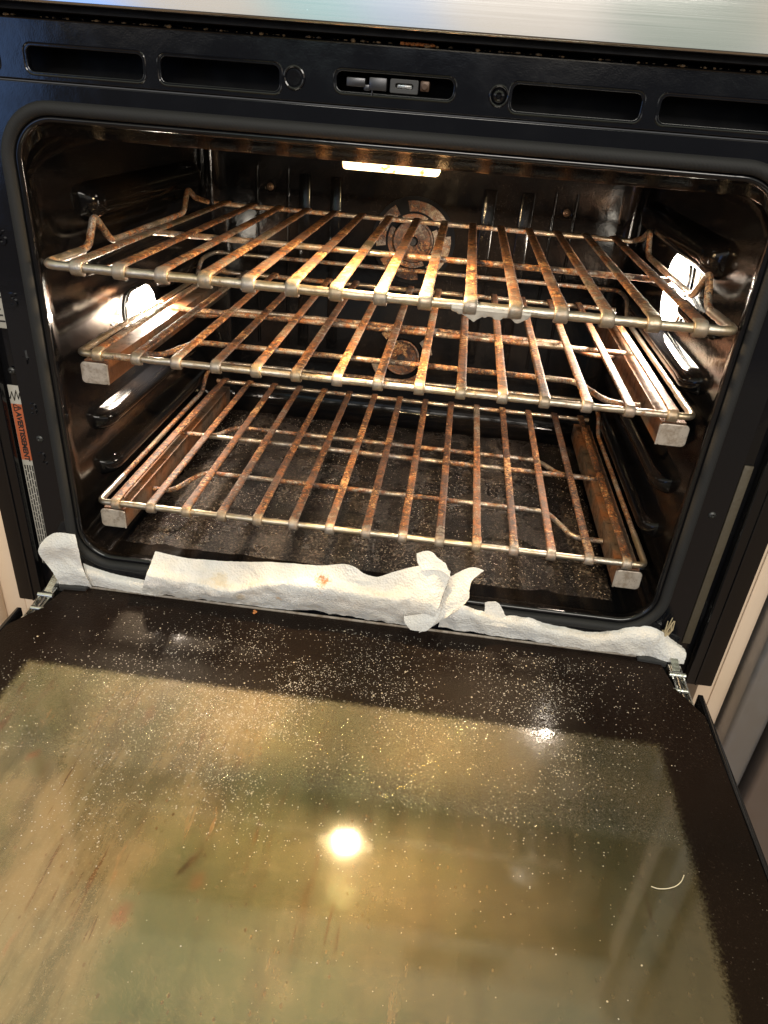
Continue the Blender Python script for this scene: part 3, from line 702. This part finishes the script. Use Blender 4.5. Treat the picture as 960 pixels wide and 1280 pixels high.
# burst insulation tuft at the right hinge
bm = BM(); rr = random.Random(5)
for k in range(14):
    p0 = Vector((0.316 + rr.uniform(-.002, .003), -0.0035, -0.008 + rr.uniform(-.004, .002))); p1 = p0 + Vector((rr.uniform(-.004, .006), rr.uniform(-.004, 0), rr.uniform(.008, .024))); pm = (p0 + p1) / 2 + Vector((rr.uniform(-.002, .002), -.002, 0))
    add_tube(bm, [p0, pm, p1], lambda t: 0.0011 * (1 - .6 * t), 5)
obj('frayed_gasket_end', bm, mat_simple('straw_fibre', (0.45, 0.36, 0.22), 0.8), oven)

# ------------------------------------------------------------------ racks
def slat_mesh(x, yf, yr, z, rf, rr_, wid, seed, wave=0.0):
    """flat bar wrapped round the front wire, lying on the cross wires, hooked over the rear wire"""
    bm = BM(); th = 0.0013
    path = []
    R1 = rf + th
    for a in range(-100, 91, 19): path.append((yf - R1 * math.cos(math.radians(a)) , z + R1 * math.sin(math.radians(a)), 1.12))
    y0 = yf + 0.006; n_ = 64
    for k in range(n_ + 1):
        t = k / n_; path.append((y0 + (yr - y0 - 0.001) * t, z + R1 + (rr_ - rf) * t, 1.0 + 0.10 * max(0, 1 - t * 16)))
    path.append((yr + rr_, z + rr_ + th * 0.4, 1.0)); path.append((yr + rr_ + th, z - 0.001, 0.95))
    rings = []; N = len(path)
    for i, (y, zz, wk) in enumerate(path):
        a = path[max(i - 1, 0)]; b = path[min(i + 1, N - 1)]
        t = Vector((0, b[0] - a[0], b[1] - a[1])).normalized(); nrm_ = Vector((0, -t.z, t.y))
        hw = wid / 2 * wk; row = []
        for u, v in ((-1, -.55), (-.9, -1), (0, -1), (.9, -1), (1, -.55), (1, .55), (.9, 1), (.45, 1.1), (0, 1.15), (-.45, 1.1), (-.9, 1), (-1, .55)):
            p = Vector((x + u * hw, y, zz)) + nrm_ * (v * th)
            q = p * 300 + Vector((seed, 0, 0))
            p += Vector((0.00030 * noise.noise(q), 0, 0.00022 * noise.noise(q * 1.3)))
            row.append(bm.verts.new(p))
        rings.append(row)
    m_ = 12
    for A, B in zip(rings, rings[1:]):
        for k in range(m_): bm.faces.new((A[k], A[(k + 1) % m_], B[(k + 1) % m_], B[k]))
    bm.faces.new(rings[0]); bm.faces.new(rings[-1][::-1])
    return bm
RW = 0.2855
# the top rack: plain, its side wires bumped up as stops
def top_rack():
    z, yf, yr = 0.306, -0.014, 0.409
    xo = 0.003
    t = empty('oven_rack', (xo, yf, z), 'topmost rusty wire rack, with white drips under its front bar', 'oven rack', 'wire racks in the oven')
    def side(s):
        x = xo + s * (RW - 0.002)
        return [(x, 0.052, z), (x, 0.064, z + 0.002), (x, 0.081, z + 0.027), (x - s * 0.001, 0.108, z + 0.001), (x, 0.122, z - 0.001), (x, 0.200, z - 0.001), (x, 0.308, z - 0.001), (x, 0.318, z + 0.001), (x, 0.336, z + 0.025), (x, 0.362, z + 0.012), (x, yr, z + 0.002)]
    def fr(x): return x
    f_ = [(xo - RW, yf, z), (xo + RW, yf, z)]
    bm = BM(); add_tube(bm, dense(fillet([side(-1)[0], f_[0], f_[1], side(1)[0]], 0.012, 5), 0.004), 0.0040, 12, rough=0.10); obj('front_bar', bm, WIRE_CLEAN, t)
    for s in (-1, 1):
        p = side(s); p[0] = (p[0][0], 0.040, z)
        bm = BM(); add_tube(bm, dense(fillet(p, 0.0075, 5), 0.004), 0.0034, 10, rough=0.08); obj('side_wire', bm, WIRE, t)
    bm = BM(); add_tube(bm, dense([Vector((xo - RW + 0.012, yr, z + 0.001)), Vector((xo + RW - 0.004, yr, z + 0.001))], 0.004), 0.0031, 10, rough=0.10); obj('rear_bar', bm, WIRE, t)
    bm = BM(); add_tube(bm, dense([Vector((xo - RW + 0.002, 0.196, z - 0.0045)), Vector((xo + RW - 0.002, 0.196, z - 0.0045))], 0.004), 0.0032, 10, rough=0.12); obj('cross_wire', bm, WIRE, t)
    for k in range(15):
        x = xo - 0.2555 + 0.5125 * k / 14 * 0.9995
        obj('slat', slat_mesh(x, yf, yr, z, 0.0040, 0.0031, 0.0098, k * 7.1), (SLATR if 3 < k < 12 else SLAT), t, angle=60)
    # baked-on white drips under the front bar
    bm = BM(); rr = random.Random(9); N = 60; rows = []
    for i in range(N + 1):
        u = i / N; x = 0.062 + 0.064 * u
        dz = 0.0028 + 0.009 * max(0, noise.noise(Vector((u * 5.3, 2.2, 0)))) + 0.0025 * max(0, noise.noise(Vector((u * 15, 0, 4)))); dz *= math.sin(math.pi * u) ** 0.35 + 0.05
        row = []
        for dy, zz in ((-0.0032, 0.001), (-0.0036, -0.002), (-0.0026, -0.0035), (-0.0012, -0.0040 - dz * 0.7), (0.0, -0.0040 - dz), (0.0012, -0.0040 - dz * .7), (0.0028, -0.003)):
            row.append(bm.verts.new((x, yf + dy - 0.0006, z + zz)))
        rows.append(row)
    for A, B in zip(rows, rows[1:]):
        for k in range(6): bm.faces.new((A[k], A[k + 1], B[k + 1], B[k]))
    obj('baked_drip', bm, mat_simple('baked_fat', (0.62, 0.57, 0.50), 0.3, bump=(400, 0.0006)), t)
    return t
def glide_rack(z, yf, label, seed, rusty, ox=0.0):
    yr = yf + 0.385; t = empty('oven_rack', (ox, yf, z), label, 'oven rack', 'wire racks in the oven')
    X = lambda v: ox + v
    fr = dense(fillet([(X(-RW), yf + 0.06, z), (X(-RW), yf, z), (X(RW), yf, z), (X(RW), yf + 0.06, z)], 0.008, 5), 0.004)
    bm = BM(); add_tube(bm, fr, 0.0033, 12, rough=0.10); obj('front_bar', bm, WIRE_CLEAN, t)
    for s in (-1, 1):
        p = [(X(s * RW), yf + 0.05, z), (X(s * RW), yr - 0.052, z), (X(s * RW), yr - 0.030, z + 0.020), (X(s * RW), yr + 0.006, z + 0.021)]
        bm = BM(); add_tube(bm, dense(fillet(p, 0.010, 5), 0.004), 0.0028, 10, rough=0.10); obj('side_wire', bm, WIRE, t)
        # slide rail: channel with an end cap
        bm = BM(); xi = s * 0.2590; xo_ = s * 0.2815; a, b = sorted((X(xi), X(xo_)))
        y0, y1 = yf + 0.001, yr - 0.004
        zt = z - 0.0065
        prof = [(xi, z - 0.0290), (xi, zt), (xo_, zt), (xo_, z - 0.0290), (xo_ - s * 0.0013, z - 0.0290), (xo_ - s * 0.0013, zt - 0.0013), (xi + s * 0.0013, zt - 0.0013), (xi + s * 0.0013, z - 0.0290)]
        ny = 30; R_ = [[bm.verts.new((X(px), y0 + (y1 - y0) * j / ny, pz)) for px, pz in prof] for j in range(ny + 1)]
        for A, B in zip(R_, R_[1:]):
            for k in range(8): bm.faces.new((A[k], A[(k + 1) % 8], B[(k + 1) % 8], B[k]))
        bm.faces.new(R_[0]); bm.faces.new(R_[-1][::-1])
        rail = obj('slide_rail', bm, RAIL, t, smooth=False)
        me = plate_mesh('end_cap', [rrect(a - (0.0005 if s > 0 else 0.0035), b + (0.0035 if s > 0 else 0.0005), z - 0.0290, z - 0.0080, 0.0042, 5)], 0.0022, 0.0006, yf - 0.0018)
        link('end_cap', me, CAP, rail)
        bm = BM(); add_tube(bm, [(a - 0.0003 if s > 0 else b + 0.0003, yf - 0.0021, z - 0.0282), (a - 0.0003 if s > 0 else b + 0.0003, yf - 0.0021, z - 0.0088)], 0.0011, 8)
        obj('folded_edge', bm, CAP, rail)
        bm = BM(); add_tube(bm, [(X(s * 0.270), yf + 0.020, zt - 0.0005), (X(s * 0.270), yf + 0.020, zt + 0.0016)], 0.0025, 10); obj('rivet', bm, CHROME, rail)
    bm = BM(); add_tube(bm, dense([Vector((X(-RW + 0.006), yr, z)), Vector((X(RW - 0.006), yr, z))], 0.004), 0.0030, 10, rough=0.12); obj('rear_bar', bm, WIRE, t)
    bm = BM(); add_tube(bm, dense(fillet([(X(-RW), yr + 0.006, z + 0.0205), (X(-RW + 0.004), yr + 0.024, z + 0.021), (X(RW - 0.004), yr + 0.024, z + 0.021), (X(RW), yr + 0.006, z + 0.0205)], 0.010), 0.004), 0.0028, 10, rough=0.10); obj('stop_wire', bm, WIRE, t)
    bm = BM(); add_tube(bm, dense([Vector((X(-0.272), yf + 0.200, z - 0.0055)), Vector((X(0.272), yf + 0.200, z - 0.0055))], 0.004), 0.0031, 10, rough=0.12); obj('cross_wire', bm, WIRE, t)
    # stretcher wires between the rails, bent at their ends
    for yy, dy in ((yf + 0.127, -0.052), (yf + 0.268, 0.0 - 0.034)):
        p = [(X(-0.258), yy + dy, z - 0.021), (X(-0.236), yy + dy, z - 0.021), (X(-0.216), yy, z - 0.020), (X(0.200), yy, z - 0.020), (X(0.226), yy + dy, z - 0.021), (X(0.258), yy + dy, z - 0.021)]
        bm = BM(); add_tube(bm, dense(fillet(p, 0.014, 6), 0.004), 0.0030, 10, rough=0.10); obj('stretcher_wire', bm, WIRE, t)
    for k in range(15):
        x = X(-0.2665 + 0.533 * k / 14)
        obj('slat', slat_mesh(x, yf, yr, z, 0.0033, 0.0030, 0.0084, k * 5.3 + seed), GSLATR if (rusty or 2 < k < 12) else GSLAT, t, angle=60)
    return t
top_rack()
glide_rack(0.2185, 0.022, 'middle rusty wire rack on slide rails, set between the other two', 100, False, 0.003)
glide_rack(0.0560, 0.024, 'lowest rack, most orange with rust, just above the oven floor', 200, True, 0.001)

# ------------------------------------------------------------------ paper towels stuffed along the hinge edge
def cr_(P_, t):
    n_ = len(P_) - 1; f = min(max(t, 0), 1) * n_; i = min(int(f), n_ - 1); u = f - i
    p0 = P_[max(i - 1, 0)]; p1 = P_[i]; p2 = P_[i + 1]; p3 = P_[min(i + 2, n_)]
    return 0.5 * ((2 * p1) + (p2 - p0) * u + (2 * p0 - 5 * p1 + 4 * p2 - p3) * u * u + (3 * p1 - p0 - 3 * p2 + p3) * u ** 3)
def sheet(bm, rows, nu=100, nv=26, amp=0.0011, seed=0, th=0.0004, fray=0.00035):
    """paper surface through rows of guide points (px, py, axis, value), top row first, with folds and thickness"""
    R_ = [[at(*q) for q in r_] for r_ in rows]
    g = []
    for j in range(nv + 1):
        line = []
        for i in range(nu + 1):
            line.append(cr_([cr_(r_, i / nu) for r_ in R_], j / nv))
        g.append(line)
    V = [[None] * (nu + 1) for _ in range(nv + 1)]; W_ = [[None] * (nu + 1) for _ in range(nv + 1)]
    for j in range(nv + 1):
        for i in range(nu + 1):
            p = g[j][i]
            du = g[j][min(i + 1, nu)] - g[j][max(i - 1, 0)]; dv = g[min(j + 1, nv)][i] - g[max(j - 1, 0)][i]
            nn = du.cross(dv); nn = nn.normalized() if nn.length > 1e-9 else Vector((0, -1, 0))
            if nn.y > 0: nn = -nn
            q = p * 42 + Vector((seed, seed * 2, 0)); 
            w1 = noise.noise(q); w2 = 1 - 2 * abs(noise.noise(q * 0.9 + Vector((5, 5, 5)))); w3 = noise.noise(q * 3.3)
            w4 = abs(noise.noise(q * 2.1 + Vector((3, 8, 1)))); d = amp * (0.7 * w1 + 1.2 * w2 - 0.9 * w4 + 0.3 * w3)
            if j in (0, nv) or i in (0, nu): p = p + Vector((noise.noise(p * 900) * fray, 0, noise.noise(p * 800 + Vector((9, 0, 0))) * fray))
            V[j][i] = bm.verts.new(p + nn * d); W_[j][i] = bm.verts.new(p + nn * (d - th))
    for j in range(nv):
        for i in range(nu):
            bm.faces.new((V[j][i], V[j][i + 1], V[j + 1][i + 1], V[j + 1][i])); bm.faces.new((W_[j][i + 1], W_[j][i], W_[j + 1][i], W_[j + 1][i + 1]))
    for j in range(nv):
        bm.faces.new((V[j][0], V[j + 1][0], W_[j + 1][0], W_[j][0])); bm.faces.new((V[j + 1][nu], V[j][nu], W_[j][nu], W_[j + 1][nu]))
    for i in range(nu):
        bm.faces.new((V[0][i + 1], V[0][i], W_[0][i], W_[0][i + 1])); bm.faces.new((V[nv][i], V[nv][i + 1], W_[nv][i + 1], W_[nv][i]))
Z = ('z', -0.0325)
def rowz(pts, z): return [(a, b, 'z', z) for a, b in pts]
def rowy(pts, y): return [(a, b, 'y', y) for a, b in pts]
def towel(name, label, sheets):
    bm = BM()
    for k, s_ in enumerate(sheets): sheet(bm, s_[0], **s_[1])
    c_ = sum((v.co for v in bm.verts), Vector()) / len(bm.verts); c_.z = min(v.co.z for v in bm.verts)
    for v in bm.verts: v.co -= c_
    o = obj(name, bm, PAPER, None, angle=75); o.location = c_
    return setp(o, label, 'paper towel', 'paper towels along the hinge edge')
towel('paper_towel', 'white paper towel folded up against the left hinge corner', [
    ([rowy([(57, 673), (66, 667), (78, 666), (94, 668)], -0.016), rowy([(48, 688), (62, 684), (78, 682), (98, 684)], -0.020), rowy([(57, 703), (70, 700), (85, 698), (103, 706)], -0.014),
      rowy([(68, 718), (78, 716), (92, 716), (108, 720)], -0.016), rowz([(74, 729), (84, 730), (98, 731), (115, 733)], -0.032)], dict(nu=40, nv=40, amp=0.0010, seed=3)),
    ([rowy([(104, 704), (125, 712), (150, 719), (190, 727)], -0.004), rowy([(107, 718), (125, 722), (150, 728), (190, 735)], -0.010), rowz([(110, 731), (130, 734), (155, 738), (192, 744)], -0.0325)], dict(nu=50, nv=16, amp=0.0007, seed=8))])
tops = [(195, 689), (230, 697), (262, 700), (300, 702), (345, 703), (395, 707), (428, 705), (442, 708), (455, 717), (472, 721), (492, 715), (520, 708), (548, 706), (563, 714)]
mid1 = [(188, 707), (225, 716), (262, 722), (300, 727), (345, 722), (395, 722), (428, 724), (446, 728), (462, 734), (480, 738), (500, 734), (522, 732), (542, 732), (556, 736)]
mid2 = [(182, 722), (220, 729), (255, 735), (290, 741), (335, 734), (380, 736), (420, 742), (442, 745), (460, 748), (480, 752), (500, 754), (518, 757), (535, 760), (546, 764)]
bot = [(177, 741), (212, 744), (248, 748), (285, 752), (330, 758), (375, 763), (415, 767), (438, 770), (458, 773), (478, 776), (498, 779), (510, 781), (522, 782), (534, 780)]
up = lambda r_, ys: [(a, b, 'y', y) for (a, b), y in zip(r_, ys)]
ys1 = [-0.004] * 7 + [-0.007] * 7
towel('paper_towel', 'long folded paper towel with an orange stain and a crumpled right end', [
    ([up(tops, ys1), up(mid1, [-0.013, -0.013, -0.012, -0.013, -0.015, -0.013, -0.012, -0.013, -0.014, -0.015, -0.016, -0.018, -0.018, -0.014]), up(mid2, [-0.022, -0.020, -0.022, -0.024, -0.022, -0.024, -0.022, -0.023, -0.024, -0.024, -0.024, -0.026, -0.028, -0.030]), rowz(bot, -0.0322)], dict(nu=190, nv=36, amp=0.0019, seed=11)),
    # crumpled end: upright ear, right-hand wing and the tip that hangs onto the glass
    ([rowy([(521, 692), (530, 689), (540, 690), (548, 700)], -0.002), rowy([(522, 703), (532, 700), (545, 700), (557, 706)], -0.006), rowy([(528, 714), (538, 712), (552, 714), (563, 722)], -0.012)], dict(nu=24, nv=20, amp=0.0009, seed=21)),
    ([rowy([(562, 722), (578, 713), (592, 709), (605, 713)], -0.004), rowy([(556, 740), (572, 728), (584, 724), (592, 724)], -0.010), rowy([(546, 764), (566, 748), (578, 742), (587, 737)], -0.018), rowy([(530, 782), (556, 768), (574, 758), (585, 750)], -0.022), rowy([(524, 791), (538, 785), (556, 772), (566, 764)], -0.026)], dict(nu=36, nv=40, amp=0.0012, seed=31)),
    ([rowy([(505, 770), (522, 768), (540, 764), (552, 758)], -0.026), rowy([(506, 778), (520, 779), (536, 776), (548, 770)], -0.029), rowy([(513, 787), (522, 789), (532, 789), (540, 783)], -0.030)], dict(nu=24, nv=16, amp=0.0006, seed=41))])
towel('paper_towel', 'thin flattened paper towel running from the crumpled one to the right hinge corner', [
    ([rowy([(556, 752), (580, 757), (600, 764), (625, 768), (660, 772), (700, 783), (735, 790), (765, 788), (790, 784), (812, 783), (835, 795), (852, 808)], -0.005),
      rowy([(553, 764), (580, 769), (600, 774), (625, 779), (660, 784), (700, 793), (735, 799), (765, 799), (790, 797), (815, 800), (838, 808), (857, 817)], -0.012),
      rowz([(548, 783), (580, 788), (600, 791), (625, 795), (660, 800), (700, 806), (735, 811), (765, 815), (790, 818), (812, 819), (832, 827), (854, 829)], -0.0318)], dict(nu=170, nv=24, amp=0.0015, seed=51)),
    ([rowy([(606, 753), (613, 752), (620, 752), (625, 756)], -0.003), rowy([(606, 762), (615, 762), (624, 762), (631, 767)], -0.005), rowy([(602, 780), (616, 782), (630, 784), (642, 786)], -0.0125)], dict(nu=18, nv=14, amp=0.0004, seed=61))])

# ------------------------------------------------------------------ crumbs and bits
CR1 = mat_simple('crumb_tan', (0.30, 0.20, 0.11), 0.8); CR2 = mat_simple('crumb_orange', (0.55, 0.20, 0.06), 0.7)
def lump(bm, c_, r, seed, sq=0.6):
    r_ = bmesh.ops.create_icosphere(bm, subdivisions=2, radius=r)
    for v in r_['verts']:
        q = v.co * (1 + 0.5 * noise.noise(v.co * (1.6 / r) + Vector((seed, 0, 0)))); q.z *= sq; v.co = q + Vector(c_)
rr = random.Random(11); bm = BM()
for k in range(150):
    x = rr.uniform(-0.30, 0.33); lump(bm, (x, rr.uniform(-0.0005, 0.004), 0.4814), rr.choice((0.0005, 0.0006, 0.0008, 0.0011, 0.0019)), k)
setp(obj('crumbs', bm, CR1), 'dry tan crumbs scattered along the black gap under the steel panel', 'crumbs', kind='stuff')
bm = BM(); c0 = at(521, 54, 'y', 0.002)
for k in range(7): lump(bm, (c0.x - 0.010 + k * 0.0035, 0.001, 0.4822), 0.0021, k + 70, 0.6)
for v in bm.verts: v.co -= Vector((c0.x, 0.003, 0.4797))
setp(obj('food_crumb', bm, CR2), 'orange food crumb in the gap below the steel panel', 'crumb').location = (c0.x, 0.003, 0.4797)
bm = BM(); p = at(318, 766, 'z', ZD + 0.001)
for k in range(3): lump(bm, (0.001 * math.sin(k * 2), 0.0016 * k, 0.001), 0.0016, k + 90, 0.6)
setp(obj('food_crumb', bm, CR2), 'small orange crumb on the dark glass below the long towel', 'crumb').location = (p.x, p.y, ZD)
bm = BM(); rr = random.Random(4)
for k in range(300):
    if k < 150: px, py = rr.gauss(400, 190), rr.gauss(850, 60)
    elif k < 250: px, py = rr.gauss(670, 30), rr.gauss(850, 70)
    else: px, py = rr.uniform(10, 850), rr.uniform(760, 1270)
    if not (5 < py - 740 - px * 0.1): continue
    q = at(px, py, 'z', ZD); 
    if abs(q.x) > 0.33 or q.y > -0.02: continue
    lump(bm, (q.x, q.y, ZD + 0.0002), rr.choice((0.0004, 0.0004, 0.0005, 0.0007, 0.0011)) * (0.8 if k < 250 else 0.6), k, 0.5)
setp(obj('grease_specks', bm, mat_simple('grease_speck', (0.50, 0.42, 0.30), 0.5)), 'pale baked specks sprinkled over the open door glass', 'grease specks', kind='stuff')
def octa(bm, c_, r, sq=0.6):
    vs = [bm.verts.new((c_[0] + dx * r, c_[1] + dy * r, c_[2] + dz * r * sq)) for dx, dy, dz in ((1, 0, 0), (0, 1, 0), (-1, 0, 0), (0, -1, 0), (.1, .1, 1))]
    for k in range(4): bm.faces.new((vs[k], vs[(k + 1) % 4], vs[4]))
bm = BM(); rr = random.Random(21); cnt = 0
while cnt < 15000:
    t = rr.random()
    if t < 0.34: px, py = rr.gauss(330, 120), rr.gauss(880, 60)
    elif t < 0.52: px, py = rr.gauss(430, 150), rr.gauss(830, 45)
    elif t < 0.66: px, py = rr.gauss(690, 45), rr.gauss(890, 60)
    elif t < 0.80: px, py = rr.gauss(230, 90), rr.gauss(960, 60)
    else: px, py = rr.uniform(0, 850), rr.gauss(900, 110)
    q = at(px, py, 'z', ZD)
    if abs(q.x) > 0.33 or q.y > -0.022 or q.y < -0.40 or (px > 800 and rr.random() < .7): cnt += 1; continue
    if noise.noise(q * 18) < rr.uniform(-0.5, 0.15): cnt += 1; continue
    octa(bm, (q.x, q.y, ZD + 0.0001), rr.choice((0.00022, 0.00028, 0.00035, 0.00045, 0.0006))); cnt += 1
SPRAY = mat_simple('grease_spray', (0.56, 0.52, 0.46), 0.25)
setp(obj('grease_spray', bm, SPRAY, smooth=False), 'fine spray of dried grease droplets over the glass nearest the hinge', 'grease spray', kind='stuff')
bm = BM()
for k in range(5200):
    x = rr.uniform(-0.268, 0.268); y = rr.uniform(0.05, 0.44)
    if noise.noise(Vector((x * 9, y * 9, 3.1))) < rr.uniform(-0.45, 0.25): continue
    octa(bm, (x, y, FL + 0.0026), rr.choice((0.0004, 0.0006, 0.0008)), 0.8)
setp(obj('burnt_crumbs', bm, mat_simple('burnt_crumb', (0.30, 0.24, 0.19), 0.3), smooth=False), 'pale burnt crumbs speckling the black oven floor', 'burnt crumbs', kind='stuff')
pts = [at(a, b, 'z', ZD + 0.0012) for a, b in ((814, 1108), (822, 1111), (834, 1111), (845, 1108), (852, 1102), (855, 1094))]
o0 = pts[0].copy(); bm = BM(); add_tube(bm, fillet([q - o0 for q in pts], 0.003), 0.00035, 6)
setp(obj('lint_thread', bm, mat_simple('pale_thread', (0.62, 0.55, 0.42), 0.7)), 'pale curved thread of lint lying on the right of the door glass', 'thread').location = o0

# ------------------------------------------------------------------ kitchen either side
def cab(s):
    e = empty('kitchen_cabinet', (s * 0.40, 0.02, -0.80), 'cream cabinet stile beside the oven on the ' + ('left' if s < 0 else 'right, narrow strip'), 'cabinet')
    bm = BM()
    if s < 0: add_box(bm, (-0.80, 0.010, -0.80), (-0.384, 0.040, 0.65), 0.001)
    else: add_box(bm, (0.374, 0.012, -0.80), (0.4060, 0.040, 0.65), 0.001)
    obj('face_board', bm, CREAM, e)
    bm = BM()
    if s < 0: add_box(bm, (-0.3835, 0.0095, -0.80), (-0.360, 0.0395, -0.0700), 0.001); add_box(bm, (-0.700, -0.008, -0.80), (-0.408, 0.0098, 0.60), 0.003)
    else: add_box(bm, (0.3900, 0.0100, -0.80), (0.4055, 0.0118, 0.64), 0.0008)
    obj('moulding', bm, CREAM, e)
    return e
cab(-1); cab(1)
fr_ = empty('steel_appliance', (0.62, 0.0, -0.80), 'grey steel fronted appliance standing right of the cream cabinet strip', 'appliance')
bm = BM(); add_box(bm, (0.4085, -0.0180, -0.80), (0.4440, 0.030, 0.65), 0.006, 4); obj('edge_panel', bm, mat_simple('grey_steel', (0.30, 0.29, 0.29), 0.35, 0.7, bump=(10, 0.0006)), fr_)
bm = BM(); add_box(bm, (0.4490, -0.0300, -0.80), (0.90, 0.030, 0.65), 0.006, 4); obj('front_panel', bm, mat_simple('brown_steel', (0.24, 0.20, 0.18), 0.35, 0.7, bump=(10, 0.0006)), fr_)
bm = BM(); add_box(bm, (0.4442, 0.006, -0.80), (0.4488, 0.030, 0.65)); obj('door_gap', bm, BLACK, fr_, smooth=False)
bm = BM(); v = [bm.verts.new(q) for q in ((-4, -4, -0.9), (4, -4, -0.9), (4, 1.0, -0.9), (-4, 1.0, -0.9))]; bm.faces.new(v)
setp(obj('kitchen_floor', bm, mat_simple('floor_wood', (0.20, 0.12, 0.075), 0.4), smooth=False), kind='structure')
